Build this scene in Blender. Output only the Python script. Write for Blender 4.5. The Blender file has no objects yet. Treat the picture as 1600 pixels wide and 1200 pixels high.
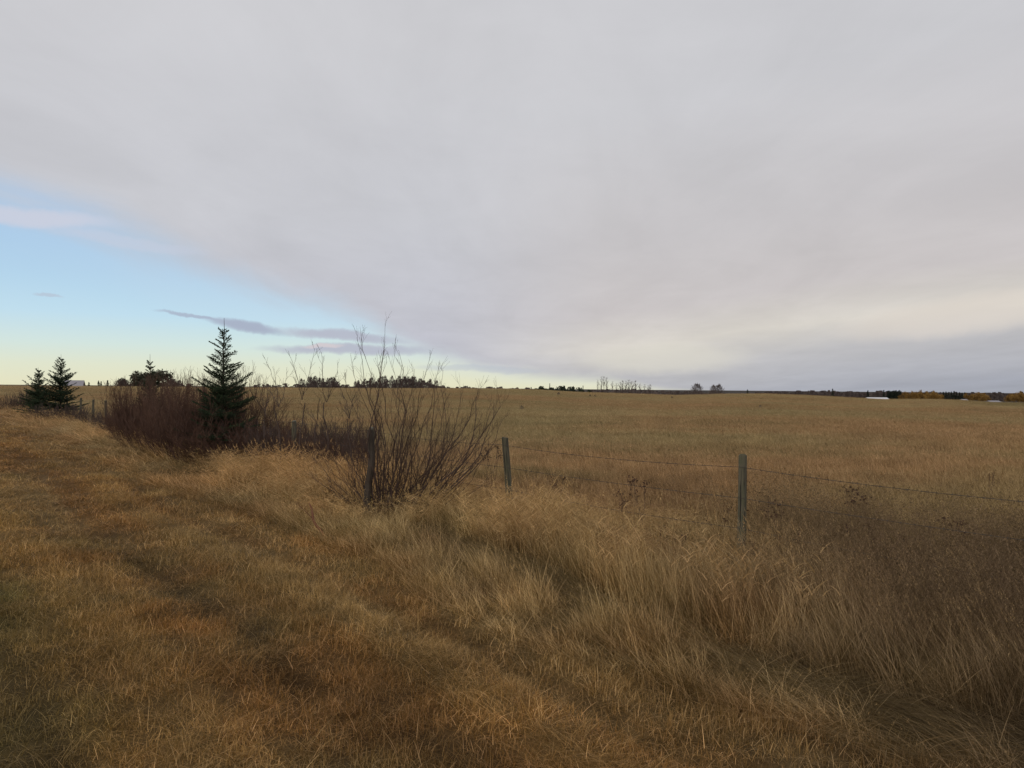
import bpy, math, random
import numpy as np
from mathutils import Vector, Matrix, Euler

random.seed(7)
RNG = np.random.default_rng(11)
scene = bpy.context.scene
COL = scene.collection
R = math.radians

# ------------------------------------------------------------------ camera
CAM_H = 1.96
F_PX = 1155.0                       # focal length in pixels of the 1600 wide photograph
cam_data = bpy.data.cameras.new("camera")
cam_data.sensor_width = 36.0
cam_data.lens = 36.0 * F_PX / 1600.0
cam_data.clip_start = 0.05
cam_data.clip_end = 20000.0
cam = bpy.data.objects.new("camera", cam_data)
COL.objects.link(cam)
cam_rot = Matrix.Rotation(R(90.29), 4, 'X') @ Matrix.Rotation(R(0.47), 4, 'Z')
cam.matrix_world = Matrix.Translation((0, 0, CAM_H)) @ cam_rot
scene.camera = cam


def pdir(px, py):
    """direction in the world of a pixel of the photograph"""
    v = cam_rot.to_3x3() @ Vector(((px - 800) / F_PX, (600 - py) / F_PX, -1.0))
    return v


def at(px, py, Y):
    v = pdir(px, py)
    return Vector((0, 0, CAM_H)) + v * (Y / v.y)


def azel(px, py):
    v = pdir(px, py).normalized()
    return math.atan2(v.x, v.y), math.asin(v.z)


# ------------------------------------------------------------------ world
world = bpy.data.worlds.new("World")
scene.world = world
world.use_nodes = True
wt = world.node_tree
wt.nodes.clear()
SUN_EL, SUN_ROT = R(17), R(218)


class NT:
    """tiny helper to write node maths"""
    def __init__(self, tree):
        self.t = tree

    def new(self, kind, **kw):
        n = self.t.nodes.new(kind)
        for k, v in kw.items():
            setattr(n, k, v)
        return n

    def put(self, sock, v):
        if v is None:
            return
        if hasattr(v, 'is_output') or isinstance(v, bpy.types.NodeSocket):
            self.t.links.new(v, sock)
        else:
            sock.default_value = v

    def m(self, op, a, b=None, c=None, clamp=False):
        n = self.new('ShaderNodeMath', operation=op, use_clamp=clamp)
        self.put(n.inputs[0], a); self.put(n.inputs[1], b); self.put(n.inputs[2], c)
        return n.outputs[0]

    def mix(self, f, a, b, blend='MIX'):
        n = self.new('ShaderNodeMix', data_type='RGBA', blend_type=blend)
        self.put(n.inputs[0], f)
        for s, v in ((n.inputs[6], a), (n.inputs[7], b)):
            self.put(s, (*v, 1) if isinstance(v, tuple) and len(v) == 3 else v)
        return n.outputs[2]

    def smooth(self, v, lo, hi):
        n = self.new('ShaderNodeMapRange', interpolation_type='SMOOTHSTEP')
        self.put(n.inputs[0], v); self.put(n.inputs[1], lo); self.put(n.inputs[2], hi)
        return n.outputs[0]

    def noise(self, vec, scale, detail=4, rough=.5, dist=0.0, dims='3D'):
        n = self.new('ShaderNodeTexNoise', noise_dimensions=dims)
        self.put(n.inputs['Vector'], vec)
        n.inputs['Scale'].default_value = scale
        n.inputs['Detail'].default_value = detail
        n.inputs['Roughness'].default_value = rough
        n.inputs['Distortion'].default_value = dist
        return n.outputs['Fac']

    def ramp(self, f, stops, interp='LINEAR'):
        n = self.new('ShaderNodeValToRGB')
        n.color_ramp.interpolation = interp
        e = n.color_ramp.elements
        while len(e) < len(stops):
            e.new(0.5)
        for i, (p, c) in enumerate(stops):
            e[i].position = p
            e[i].color = (*c, 1) if len(c) == 3 else c
        self.put(n.inputs[0], f)
        return n.outputs[0]

    def curve(self, f, pts):
        n = self.new('ShaderNodeFloatCurve')
        cv = n.mapping.curves[0]
        while len(cv.points) < len(pts):
            cv.points.new(0.5, 0.5)
        for i, (x, y) in enumerate(pts):
            cv.points[i].location = (x, y)
        n.mapping.update()
        self.put(n.inputs['Value'], f)
        return n.outputs[0]


def s2l(*c):
    return tuple(((v / 255) / 12.92 if v <= 10 else (((v / 255) + .055) / 1.055) ** 2.4) for v in c)


w = NT(wt)
tc = w.new('ShaderNodeTexCoord').outputs['Generated']
sep = w.new('ShaderNodeSeparateXYZ'); wt.links.new(tc, sep.inputs[0])
dx, dy, dz = sep.outputs
az = w.m('ARCTAN2', dx, dy)
el = w.m('ARCSINE', dz)
# a flat cloud deck: sky direction -> point on the deck
hz = w.m('ADD', w.m('MAXIMUM', dz, 0.0), 0.10)
cmb = w.new('ShaderNodeCombineXYZ')
wt.links.new(w.m('DIVIDE', dx, hz), cmb.inputs[0]); wt.links.new(w.m('DIVIDE', dy, hz), cmb.inputs[1])
deck = cmb.outputs[0]
rotm = w.new('ShaderNodeMapping'); wt.links.new(deck, rotm.inputs[0])
rotm.inputs['Rotation'].default_value = (0, 0, R(6))
rotm.inputs['Scale'].default_value = (1.15, 0.42, 1)
deckr = rotm.outputs[0]

sky = w.new('ShaderNodeTexSky', sky_type='NISHITA')
sky.sun_disc = False
sky.sun_elevation = SUN_EL
sky.sun_rotation = SUN_ROT
sky.air_density = 1.0; sky.dust_density = 1.2; sky.ozone_density = 1.5
K = 10.0                                  # the colours below are divided by the background strength 0.1


def k10(c):
    return tuple(v * K for v in c)


clear_grad = w.ramp(w.m('DIVIDE', el, R(20), clamp=True), [
    (0.0, s2l(232, 229, 196)), (0.07, s2l(226, 231, 208)), (0.14, s2l(213, 231, 226)), (0.24, s2l(194, 224, 240)), (0.38, s2l(179, 212, 237)),
    (0.60, s2l(155, 196, 235)), (1.0, s2l(128, 172, 222))])
sc10 = w.new('ShaderNodeVectorMath', operation='SCALE'); wt.links.new(clear_grad, sc10.inputs[0]); sc10.inputs['Scale'].default_value = K
clear = w.mix(0.96, sky.outputs[0], sc10.outputs[0])

# deck edge as elevation over azimuth (azimuth -90..90 deg -> 0..1, elevation / 30 deg)
edge_px = [(0, 306), (120, 340), (250, 396), (400, 452), (560, 500), (640, 540), (720, 566), (830, 586), (960, 597), (1060, 612)]
pts = [(0.0, 0.05), (0.12, 0.35), (0.22, 0.50)]
for p in edge_px:
    a_, e_ = azel(*p)
    pts.append((a_ / math.pi + 0.5, max(0.0, e_ / R(30) + .02)))
pts.append((0.80, 0.0)); pts.append((1.0, 0.0))
azn = w.m('ADD', w.m('DIVIDE', az, math.pi), 0.5, clamp=True)
edge = w.m('MULTIPLY', w.m('SUBTRACT', w.curve(azn, pts), .02), R(30))
# beyond +-90 degrees (behind the camera) the deck reaches down to the horizon
n_edge = w.noise(deckr, 1.8, 7, .60, .5)
above = w.m('SUBTRACT', el, edge)
above = w.m('ADD', above, w.m('MULTIPLY', w.m('SUBTRACT', n_edge, 0.5), w.m('ADD', w.m('MULTIPLY', el, 0.42), .004)))
soft = w.m('ADD', w.m('MULTIPLY', el, 0.21), 0.007)
deck_mask = w.smooth(above, w.m('MULTIPLY', soft, -1.0), soft)

# colour of the deck
e2 = w.m('SUBTRACT', el, w.m('MULTIPLY', w.smooth(az, R(2), R(36)), R(3.2)))
e2n = w.m('ADD', e2, w.m('MULTIPLY', w.m('SUBTRACT', w.noise(deckr, 0.7, 4), .5), R(1.6)))
deck_col = w.ramp(w.m('ADD', w.m('DIVIDE', e2n, R(25)), 0.2, clamp=True), [
    (0.0, s2l(161, 165, 176)), (0.10, s2l(167, 170, 180)), (0.235, s2l(190, 189, 191)), (0.31, s2l(216, 211, 203)), (0.42, s2l(202, 197, 197)),
    (0.62, s2l(198, 195, 197)), (1.0, s2l(203, 203, 207))])
# left part of the deck has no warm band near its edge
deck_left = w.ramp(w.m('DIVIDE', el, R(25), clamp=True), [
    (0.0, s2l(188, 190, 204)), (0.2, s2l(192, 193, 202)), (0.5, s2l(199, 200, 206)), (1.0, s2l(204, 204, 208))])
deck_col = w.mix(w.smooth(az, R(-8), R(9)), deck_left, deck_col)
streak = w.noise(deckr, 1.5, 7, .60, .5)
big = w.noise(deck, 0.45, 5, .55, .6)
mott = w.noise(deck, 1.6, 6, .6, .8)
val = w.m('ADD', w.m('MULTIPLY', w.m('SUBTRACT', streak, .5), 0.24), w.m('MULTIPLY', w.m('SUBTRACT', big, .5), 0.22))
val = w.m('ADD', val, w.m('MULTIPLY', w.m('SUBTRACT', mott, .5), 0.12))
val = w.m('MULTIPLY', w.m('ADD', val, 1.0), K)
sc = w.new('ShaderNodeVectorMath', operation='SCALE'); wt.links.new(deck_col, sc.inputs[0]); wt.links.new(val, sc.inputs['Scale'])
sky_col = w.mix(deck_mask, clear, sc.outputs[0])
# thinner lit veil where the deck frays at the edge
veil = w.m('MULTIPLY', w.smooth(above, w.m('MULTIPLY', soft, -3.0), 0.0), 0.22)
sky_col = w.mix(w.m('MULTIPLY', veil, w.m('SUBTRACT', 1.0, deck_mask)), sky_col, k10(s2l(205, 214, 226)))

# three small lens clouds in the opening
wob = w.m('MULTIPLY', w.m('SUBTRACT', w.noise(tc, 16, 5, .62), .5), 0.020)


def lens(px0, py0, px1, py1, thick, colour, strength, col_in, power=2.0):
    a0, e0 = azel(px0, py0); a1, e1 = azel(px1, py1)
    ca, ce = (a0 + a1) / 2, (e0 + e1) / 2
    ln = math.hypot(a1 - a0, e1 - e0) / 2
    cs, sn = (a1 - a0) / 2 / ln, (e1 - e0) / 2 / ln
    da = w.m('SUBTRACT', az, ca); de = w.m('ADD', w.m('SUBTRACT', el, ce), wob)
    uu = w.m('DIVIDE', w.m('ADD', w.m('MULTIPLY', da, cs), w.m('MULTIPLY', de, sn)), ln)
    vv = w.m('DIVIDE', w.m('SUBTRACT', w.m('MULTIPLY', de, cs), w.m('MULTIPLY', da, sn)), thick / F_PX)
    d = w.m('ADD', w.m('POWER', w.m('ABSOLUTE', uu), power), w.m('POWER', w.m('ABSOLUTE', vv), 2.0))
    f = w.m('MULTIPLY', w.m('SUBTRACT', 1.0, w.smooth(d, 0.1, 1.3)), strength)
    return w.mix(f, col_in, k10(colour))


sky_col = lens(-120, 322, 190, 352, 13, s2l(205, 208, 222), .8, sky_col)
sky_col = lens(60, 356, 330, 398, 9, s2l(200, 206, 222), .45, sky_col)
C1, C2 = s2l(166, 174, 194), s2l(181, 184, 199)
sky_col = lens(240, 485, 350, 500, 3.2, C1, .75, sky_col)
sky_col = lens(315, 497, 450, 521, 9, C1, .9, sky_col)
sky_col = lens(425, 513, 640, 535, 9.5, C2, .9, sky_col)
sky_col = lens(400, 544, 690, 549, 9.5, C2, .9, sky_col)
glow = lens(900, 566, 1180, 556, 26, s2l(222, 218, 205), .55, sky_col)
sky_col = glow
sky_col = lens(1300, 520, 1800, 452, 30, s2l(222, 213, 203), .6, sky_col)
sky_col = lens(50, 457, 100, 462, 3, C2, .5, sky_col)
sky_col = lens(470, 541, 540, 543, 4, s2l(214, 205, 208), .8, sky_col)
sky_col = lens(640, 574, 860, 578, 6, s2l(184, 191, 203), .5, sky_col)
# paler belt on the horizon haze in the middle
bg = w.new('ShaderNodeBackground'); bg.inputs['Strength'].default_value = 0.1
wt.links.new(sky_col, bg.inputs[0])
wo = w.new('ShaderNodeOutputWorld'); wt.links.new(bg.outputs[0], wo.inputs[0])

# ------------------------------------------------------------------ sun behind thin cloud
sun_d = bpy.data.lights.new("sun", 'SUN')
sun_d.energy = 0.9; sun_d.angle = R(14); sun_d.color = (1.0, 0.86, 0.68)
sun = bpy.data.objects.new("sun", sun_d); COL.objects.link(sun)
sv = Vector((math.sin(SUN_ROT) * math.cos(SUN_EL), math.cos(SUN_ROT) * math.cos(SUN_EL), math.sin(SUN_EL)))
sun.rotation_euler = sv.to_track_quat('Z', 'Y').to_euler()

vs = scene.view_settings
vs.view_transform = 'Standard'; vs.look = 'None'; vs.gamma = 1; vs.use_curve_mapping = False
vs.exposure = 0.0
scene.cycles.max_bounces = 6
scene.cycles.diffuse_bounces = 3
scene.cycles.transparent_max_bounces = 4


# ------------------------------------------------------------------ noise and terrain in numpy
def vnoise(x, y, seed=0):
    x = np.asarray(x, float) + seed * 17.31; y = np.asarray(y, float) - seed * 9.17
    xi = np.floor(x); yi = np.floor(y); fx = x - xi; fy = y - yi
    fx = fx * fx * (3 - 2 * fx); fy = fy * fy * (3 - 2 * fy)

    def h(a, b):
        v = np.sin(a * 127.1 + b * 311.7 + seed * 74.7) * 43758.5453
        return v - np.floor(v)
    return (h(xi, yi) * (1 - fx) + h(xi + 1, yi) * fx) * (1 - fy) + (h(xi, yi + 1) * (1 - fx) + h(xi + 1, yi + 1) * fx) * fy


def fbm(x, y, seed=0, octs=3):
    v = 0; a = 1; t = 0
    for i in range(octs):
        v = v + a * vnoise(x * 2 ** i, y * 2 ** i, seed + i * 3); t += a; a *= .5
    return v / t


def sstep(v, a, b):
    t = np.clip((np.asarray(v, float) - a) / (b - a), 0, 1)
    return t * t * (3 - 2 * t)


def U(x, y):          # distance from the fence line towards the camera
    return (9.508 - x - 0.82 * y) / 1.293


def V(x, y):          # distance along the fence line, away from the camera
    return (y - 0.82 * x) / 1.293


D_CREST = 260.0
crest_px = [(-900, 1), (0, 1), (400, 1.2), (560, 1.2), (700, .3), (800, .2), (850, 1.5), (900, 4), (1000, 6), (1060, 7.5), (1130, 5), (1200, 4),
            (1260, 5.5), (1300, 7), (1380, 10), (1450, 9), (1500, 9.5), (1550, 12), (1600, 12), (2500, 12)]
cr_t = np.array([(p - 800) / F_PX for p, _ in crest_px]); cr_z = np.array([CAM_H - .55 - b * D_CREST / F_PX for _, b in crest_px])


def H(x, y):
    x = np.asarray(x, float); y = np.asarray(y, float)
    r = np.hypot(x, y)
    t = x / np.maximum(y, r * 0.15 + 1e-6)
    zc = np.interp(t, cr_t, cr_z)
    zc = np.where(y < 0, CAM_H - 1, zc)
    z = zc * sstep(r, 30, D_CREST * .92)
    z = z + (fbm(x / 30, y / 30, 5) - .5) * .5 * sstep(r, 30, 60) * (1 - sstep(r, 100, 180))
    beyond = np.clip(r - D_CREST, 0, 1e9)
    z = z - 8.0 * (1 - np.exp(-beyond / 500.0)) - 1.5 * sstep(beyond, 0, 200)
    near = 1 - sstep(r, 60, 120)
    u = U(x, y)
    rough = (fbm(x * 1.1, y * 1.1, 2) - .5) * .10 + (fbm(x * 4, y * 4, 9) - .5) * .035
    # wheel ruts along the verge
    v = V(x, y)
    rut = -0.07 * rutline(u, v) + .045 * windrow(u, v)
    z = z + near * (rough + rut)
    return z


# ------------------------------------------------------------------ colours of the ground cover (albedo)
def mixc(a, b, f):
    f = np.asarray(f)[..., None]
    return a * (1 - f) + b * f


TAN = np.array([.42, .285, .120]); ORANGE = np.array([.39, .215, .078]); OLIVE = np.array([.255, .205, .078])
GREEN = np.array([.165, .165, .050]); STRAW = np.array([.52, .38, .17]); BROWN = np.array([.19, .120, .058]); WEED = np.array([.185, .130, .080])
FIELD = np.array([.36, .275, .135]); FIELD2 = np.array([.38, .235, .115]); FOLIVE = np.array([.24, .205, .095])


def windrow(u, v):      # combed lines of cut straw along the verge
    wob = (vnoise(v * .28, 0 * v, 301) - .5) * .7
    k = np.exp(-((u - 4.55 - wob) / .20) ** 2) + .8 * np.exp(-((u - 6.15 - wob * .8) / .22) ** 2) + .6 * np.exp(-((u - 8.1 - wob) / .25) ** 2)
    return np.clip(k, 0, 1) * (.65 + .35 * sstep(fbm(v * .8, u, 303), .3, .6))


def rutline(u, v):
    wob = (vnoise(v * .28, 0 * v, 301) - .5) * .7
    k = np.exp(-((u - 4.05 - wob) / .16) ** 2) + np.exp(-((u - 5.35 - wob * .8) / .20) ** 2) + .9 * np.exp(-((u - 7.2 - wob) / .22) ** 2)
    return np.clip(k, 0, 1) * (.6 + .4 * sstep(fbm(v * .6, u, 307), .3, .6))


def ground_colour(x, y):
    x = np.asarray(x, float); y = np.asarray(y, float)
    u = U(x, y); v = V(x, y)
    r = np.hypot(x, y)
    un = u + (fbm(v * .35, u * .35, 21) - .5) * 1.4
    n1 = fbm(x * .9, y * .9, 31); n2 = fbm(x * 3.1, y * 3.1, 41); n3 = fbm(x * .25, y * .25, 51)
    # mown verge
    c = mixc(ORANGE, TAN, sstep(n1, .35, .75) * .7)
    c = mixc(c, mixc(OLIVE, GREEN, sstep(n2, .45, .8)), np.clip(sstep(un, 5.6, 7.6) * .8 + sstep(n1, .64, .8) * .3, 0, 1) * (1 - .6 * sstep(v, 12, 26)))
    streaky = fbm(u * 2.2, v * .16, 61)
    fine_s = fbm(u * 6.5, v * .30, 63, 2)
    c = c * (1 + .75 * (fine_s - .5))[..., None]
    c = c * (1 - .22 * sstep(u, 6.2, 8.0))[..., None]
    wr = windrow(u, v)
    c = mixc(c, STRAW * np.array([.9, .8, .7]), wr * .75)
    c = mixc(c, BROWN * .95, rutline(u, v) * .38)
    c = c * np.array([.96, .93, .86])
    c = mixc(c, TAN * 1.05, sstep(streaky, .56, .72) * .6)
    c = mixc(c, BROWN * .9, (1 - sstep(streaky, .26, .40)) * .28)
    # band of tall grass
    t = mixc(TAN * .74, STRAW * .74, sstep(n2, .4, .8) * .5)
    t = mixc(t, ORANGE, sstep(n1, .45, .7) * .6)
    t = mixc(t, OLIVE * 1.0, sstep(n3, .5, .75) * .35)
    cl = fbm(x * 2.6, y * 2.6, 221, 2)
    t = mixc(t, STRAW * .92, sstep(cl, .58, .70) * .55)
    t = mixc(t, BROWN * .85, (1 - sstep(cl, .26, .38)) * .5)
    t = mixc(t, ORANGE * 1.0, .55 * sstep(-x, 1.2, 2.6) * sstep(y, 10, 12) * sstep(vnoise(x * .9, y * .9, 231), .25, .6))
    c = mixc(t, c, sstep(un, 2.9, 3.7))
    # field
    patch = fbm(x * .045, y * .11, 71); patch2 = fbm(x * .13, y * .3, 81); p3 = fbm(x * .5, y * .9, 91)
    f = mixc(FIELD, FIELD2, sstep(patch, .38, .60) * .85)
    f = mixc(f, FOLIVE, sstep(patch2, .46, .70) * .5)
    f = f * (1 + .45 * (fbm(x * .08 + 3, y * .35, 83) - .5))[..., None]
    f = mixc(f, STRAW * .85, sstep(p3, .6, .8) * .25)
    f = mixc(f, BROWN * 1.6, (1 - sstep(p3, .2, .36)) * .3)
    # hill brow at the right stands darker
    f = mixc(f, FOLIVE * .8, sstep(x / np.maximum(y, 1), .58, .68) * sstep(r, 140, 200) * .8)
    f = mixc(f, STRAW * .8, sstep(r, 110, 230) * .35)
    c = mixc(f, c, sstep(un, -1.1, -.3))
    # grey brown weeds along the fence at the right
    wz = sstep(x - .1 * y, 1.6, 3.2) * sstep(un, -2.2, -.2) * (1 - sstep(un, 1.2, 2.6)) * (1 - sstep(y, 10, 14))
    c = mixc(c, WEED, wz * .85)
    dk = fbm(x * .8, y * .8, 191)  # dark weeds at the lower right, lens vignette darkening painted in too
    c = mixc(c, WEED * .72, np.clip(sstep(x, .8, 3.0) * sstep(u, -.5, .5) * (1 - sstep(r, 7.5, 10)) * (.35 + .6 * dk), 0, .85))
    c = c * (1 + ((fbm(x * 1.7, y * 1.7, 197) - .5) * .7 + (fbm(x * 5.5, y * 5.5, 199, 2) - .5) * .5)[..., None] * (1 - sstep(r, 30, 80))[..., None])
    c = mixc(c, np.array([.075, .062, .05]), sstep(r, 600, 950))
    return np.clip(c, 0.01, .9)


# ------------------------------------------------------------------ object helpers
def tag(o, label=None, cat=None, group=None, kind=None):
    if label: o['label'] = label
    if cat: o['category'] = cat
    if group: o['group'] = group
    if kind: o['kind'] = kind
    return o


def link(name, mesh, parent=None, mat=None):
    o = bpy.data.objects.new(name, mesh)
    if mat is not None and not mesh.materials:
        mesh.materials.append(mat)
    COL.objects.link(o)
    if parent is not None:
        o.parent = parent
    return o


def empty(name, loc, rz=0):
    o = bpy.data.objects.new(name, None)
    o.empty_display_size = .2
    o.location = loc; o.rotation_euler = (0, 0, rz)
    COL.objects.link(o)
    return o


class MB:
    """collects geometry for one mesh"""
    def __init__(self):
        self.v = []; self.f = []; self.val = []; self.fm = []

    def tri(self, a, b, c, val=.5, m=0):
        n = len(self.v); self.v += [a, b, c]; self.f.append((n, n + 1, n + 2)); self.val += [val] * 3; self.fm.append(m)

    def face(self, pts, val=.5, m=0):
        n = len(self.v); self.v += [tuple(p) for p in pts]; self.f.append(tuple(range(n, n + len(pts)))); self.val += [val] * len(pts); self.fm.append(m)

    def tube(self, pts, rads, sides=4, val=.5, m=0, cap=False):
        n0 = len(self.v)
        P = [Vector(p) for p in pts]
        prev = None
        for i, p in enumerate(P):
            d = (P[min(i + 1, len(P) - 1)] - P[max(i - 1, 0)])
            if d.length < 1e-9: d = Vector((0, 0, 1))
            d.normalize()
            a = prev if prev is not None else (Vector((1, 0, 0)) if abs(d.x) < .8 else Vector((0, 1, 0)))
            a = (a - d * a.dot(d))
            if a.length < 1e-6: a = d.orthogonal()
            a.normalize(); prev = a
            b = d.cross(a)
            for k in range(sides):
                t = 2 * math.pi * k / sides
                q = p + (a * math.cos(t) + b * math.sin(t)) * rads[i]
                self.v.append(q[:]); self.val.append(val)
        for i in range(len(P) - 1):
            for k in range(sides):
                k2 = (k + 1) % sides
                self.f.append((n0 + i * sides + k, n0 + i * sides + k2, n0 + (i + 1) * sides + k2, n0 + (i + 1) * sides + k)); self.fm.append(m)
        if cap:
            self.f.append(tuple(n0 + (len(P) - 1) * sides + k for k in range(sides))); self.fm.append(m)
            self.f.append(tuple(n0 + k for k in range(sides))[::-1]); self.fm.append(m)

    def box(self, lo, hi, val=.5, m=0):
        x0, y0, z0 = lo; x1, y1, z1 = hi
        n = len(self.v)
        self.v += [(x0, y0, z0), (x1, y0, z0), (x1, y1, z0), (x0, y1, z0), (x0, y0, z1), (x1, y0, z1), (x1, y1, z1), (x0, y1, z1)]
        self.val += [val] * 8
        for f in ((0, 3, 2, 1), (4, 5, 6, 7), (0, 1, 5, 4), (1, 2, 6, 5), (2, 3, 7, 6), (3, 0, 4, 7)):
            self.f.append(tuple(n + i for i in f)); self.fm.append(m)

    def mesh(self, name, mats, smooth=False):
        me = bpy.data.meshes.new(name)
        me.from_pydata(self.v, [], self.f)
        a = me.attributes.new('vary', 'FLOAT', 'POINT')
        a.data.foreach_set('value', np.array(self.val, dtype=np.float32))
        for mt in mats: me.materials.append(mt)
        if len(mats) > 1:
            me.polygons.foreach_set('material_index', np.array(self.fm, dtype=np.int32))
        if smooth:
            me.polygons.foreach_set('use_smooth', np.ones(len(self.f), dtype=bool))
        me.update()
        return me


# ------------------------------------------------------------------ materials
def mat_new(name):
    m = bpy.data.materials.new(name); m.use_nodes = True
    m.node_tree.nodes.clear()
    return m, NT(m.node_tree)


def leaf_out(n, col, trans=0.35, rough=.7, tcol=None):
    """thin leaf: diffuse with some light coming through"""
    t = n.t
    p = n.new('ShaderNodeBsdfPrincipled'); p.inputs['Roughness'].default_value = rough
    p.inputs['Specular IOR Level'].default_value = .15
    t.links.new(col, p.inputs['Base Color'])
    tr = n.new('ShaderNodeBsdfTranslucent'); t.links.new(col, tr.inputs[0])
    mx = n.new('ShaderNodeMixShader'); mx.inputs[0].default_value = trans
    t.links.new(p.outputs[0], mx.inputs[1]); t.links.new(tr.outputs[0], mx.inputs[2])
    o = n.new('ShaderNodeOutputMaterial'); t.links.new(mx.outputs[0], o.inputs[0])


def grass_material():
    m, n = mat_new('dry_grass')
    a = n.new('ShaderNodeAttribute', attribute_name='col', attribute_type='INSTANCER')
    v = n.new('ShaderNodeAttribute', attribute_name='vary', attribute_type='GEOMETRY')
    k = n.m('MULTIPLY_ADD', n.m('POWER', v.outputs['Fac'], 1.6), 1.75, 0.42)
    s = n.new('ShaderNodeVectorMath', operation='SCALE')
    n.t.links.new(a.outputs['Color'], s.inputs[0]); n.t.links.new(k, s.inputs['Scale'])
    hs = n.new('ShaderNodeHueSaturation')
    n.t.links.new(s.outputs[0], hs.inputs['Color'])
    n.t.links.new(n.m('MULTIPLY_ADD', v.outputs['Fac'], -.25, 1.15), hs.inputs['Saturation'])
    leaf_out(n, hs.outputs[0], .3)
    return m


def vary_material(name, c0, c1, trans=0.0, rough=.8, obj_var=.0, noise_scale=None):
    m, n = mat_new(name)
    v = n.new('ShaderNodeAttribute', attribute_name='vary', attribute_type='GEOMETRY').outputs['Fac']
    if noise_scale:
        tcn = n.new('ShaderNodeTexCoord').outputs['Object']
        v = n.m('ADD', n.m('MULTIPLY', v, .5), n.m('MULTIPLY', n.noise(tcn, noise_scale, 4), .5))
    if obj_var:
        oi = n.new('ShaderNodeObjectInfo').outputs['Random']
        v = n.m('ADD', v, n.m('MULTIPLY', n.m('SUBTRACT', oi, .5), obj_var), clamp=True)
    c = n.mix(v, c0, c1)
    if trans > 0:
        leaf_out(n, c, trans, rough)
    else:
        p = n.new('ShaderNodeBsdfPrincipled'); p.inputs['Roughness'].default_value = rough
        p.inputs['Specular IOR Level'].default_value = .25
        n.t.links.new(c, p.inputs['Base Color'])
        o = n.new('ShaderNodeOutputMaterial'); n.t.links.new(p.outputs[0], o.inputs[0])
    return m


def ground_material():
    m, n = mat_new('ground_thatch')
    a = n.new('ShaderNodeAttribute', attribute_name='col', attribute_type='GEOMETRY').outputs['Color']
    pos = n.new('ShaderNodeNewGeometry').outputs['Position']
    ln = n.new('ShaderNodeVectorMath', operation='LENGTH'); n.t.links.new(pos, ln.inputs[0])
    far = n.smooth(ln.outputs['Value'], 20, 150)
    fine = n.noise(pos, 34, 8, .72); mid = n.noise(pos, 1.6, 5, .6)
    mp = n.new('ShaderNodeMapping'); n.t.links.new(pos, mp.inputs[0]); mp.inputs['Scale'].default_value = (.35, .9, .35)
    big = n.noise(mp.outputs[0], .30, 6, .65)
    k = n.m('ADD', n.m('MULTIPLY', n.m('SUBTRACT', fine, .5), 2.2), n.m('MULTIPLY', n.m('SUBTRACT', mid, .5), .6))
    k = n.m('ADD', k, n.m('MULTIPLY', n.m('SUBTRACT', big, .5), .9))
    base = n.m('MULTIPLY_ADD', far, .38, .34)          # thatch and soil near, darkened further as painted shade between tufts, closed cover far
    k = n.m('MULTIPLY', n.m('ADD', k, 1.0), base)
    s = n.new('ShaderNodeVectorMath', operation='SCALE'); n.t.links.new(a, s.inputs[0]); n.t.links.new(k, s.inputs['Scale'])
    bm = n.new('ShaderNodeBump'); bm.inputs['Strength'].default_value = .6; bm.inputs['Distance'].default_value = .05
    n.t.links.new(fine, bm.inputs['Height'])
    p = n.new('ShaderNodeBsdfPrincipled'); p.inputs['Roughness'].default_value = .95; p.inputs['Specular IOR Level'].default_value = .1
    n.t.links.new(s.outputs[0], p.inputs['Base Color']); n.t.links.new(bm.outputs[0], p.inputs['Normal'])
    o = n.new('ShaderNodeOutputMaterial'); n.t.links.new(p.outputs[0], o.inputs[0])
    return m


M_GRASS = grass_material()
M_GROUND = ground_material()
M_TWIG_GREY = vary_material('grey_brown_twig', (.050, .036, .032), (.115, .085, .07), noise_scale=9)
M_TWIG_WILLOW = vary_material('willow_bark', (.045, .029, .025), (.115, .078, .060), noise_scale=14)
M_TWIG_RED = vary_material('dark_red_twig', (.042, .024, .018), (.140, .076, .052), noise_scale=6)
M_BARK = vary_material('spruce_bark', (.03, .025, .022), (.075, .06, .05), noise_scale=20)
M_NEEDLE = vary_material('spruce_needles', (.014, .030, .018), (.066, .095, .046), trans=.15, obj_var=.3)
M_FARDARK = vary_material('far_bare_wood', (.070, .056, .055), (.15, .122, .112), trans=.1, obj_var=.4)  # paled: distance haze is put into the wood colour
M_FAREVER = vary_material('far_evergreen', (.014, .022, .016), (.035, .048, .032), trans=.05, obj_var=.4)
M_FAROLIVE = vary_material('far_olive_wood', (.052, .055, .038), (.10, .10, .070), trans=.1, obj_var=.4)  # olive lightened, distance haze painted into the crowns
M_GOLD = vary_material('golden_leaves', (.17, .095, .03), (.36, .22, .065), trans=.25, obj_var=.5)
M_HEAD = vary_material('dark_seed_head', (.035, .016, .012), (.10, .05, .035))
M_STALK = vary_material('dry_stalk', (.10, .065, .04), (.22, .15, .09))

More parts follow.
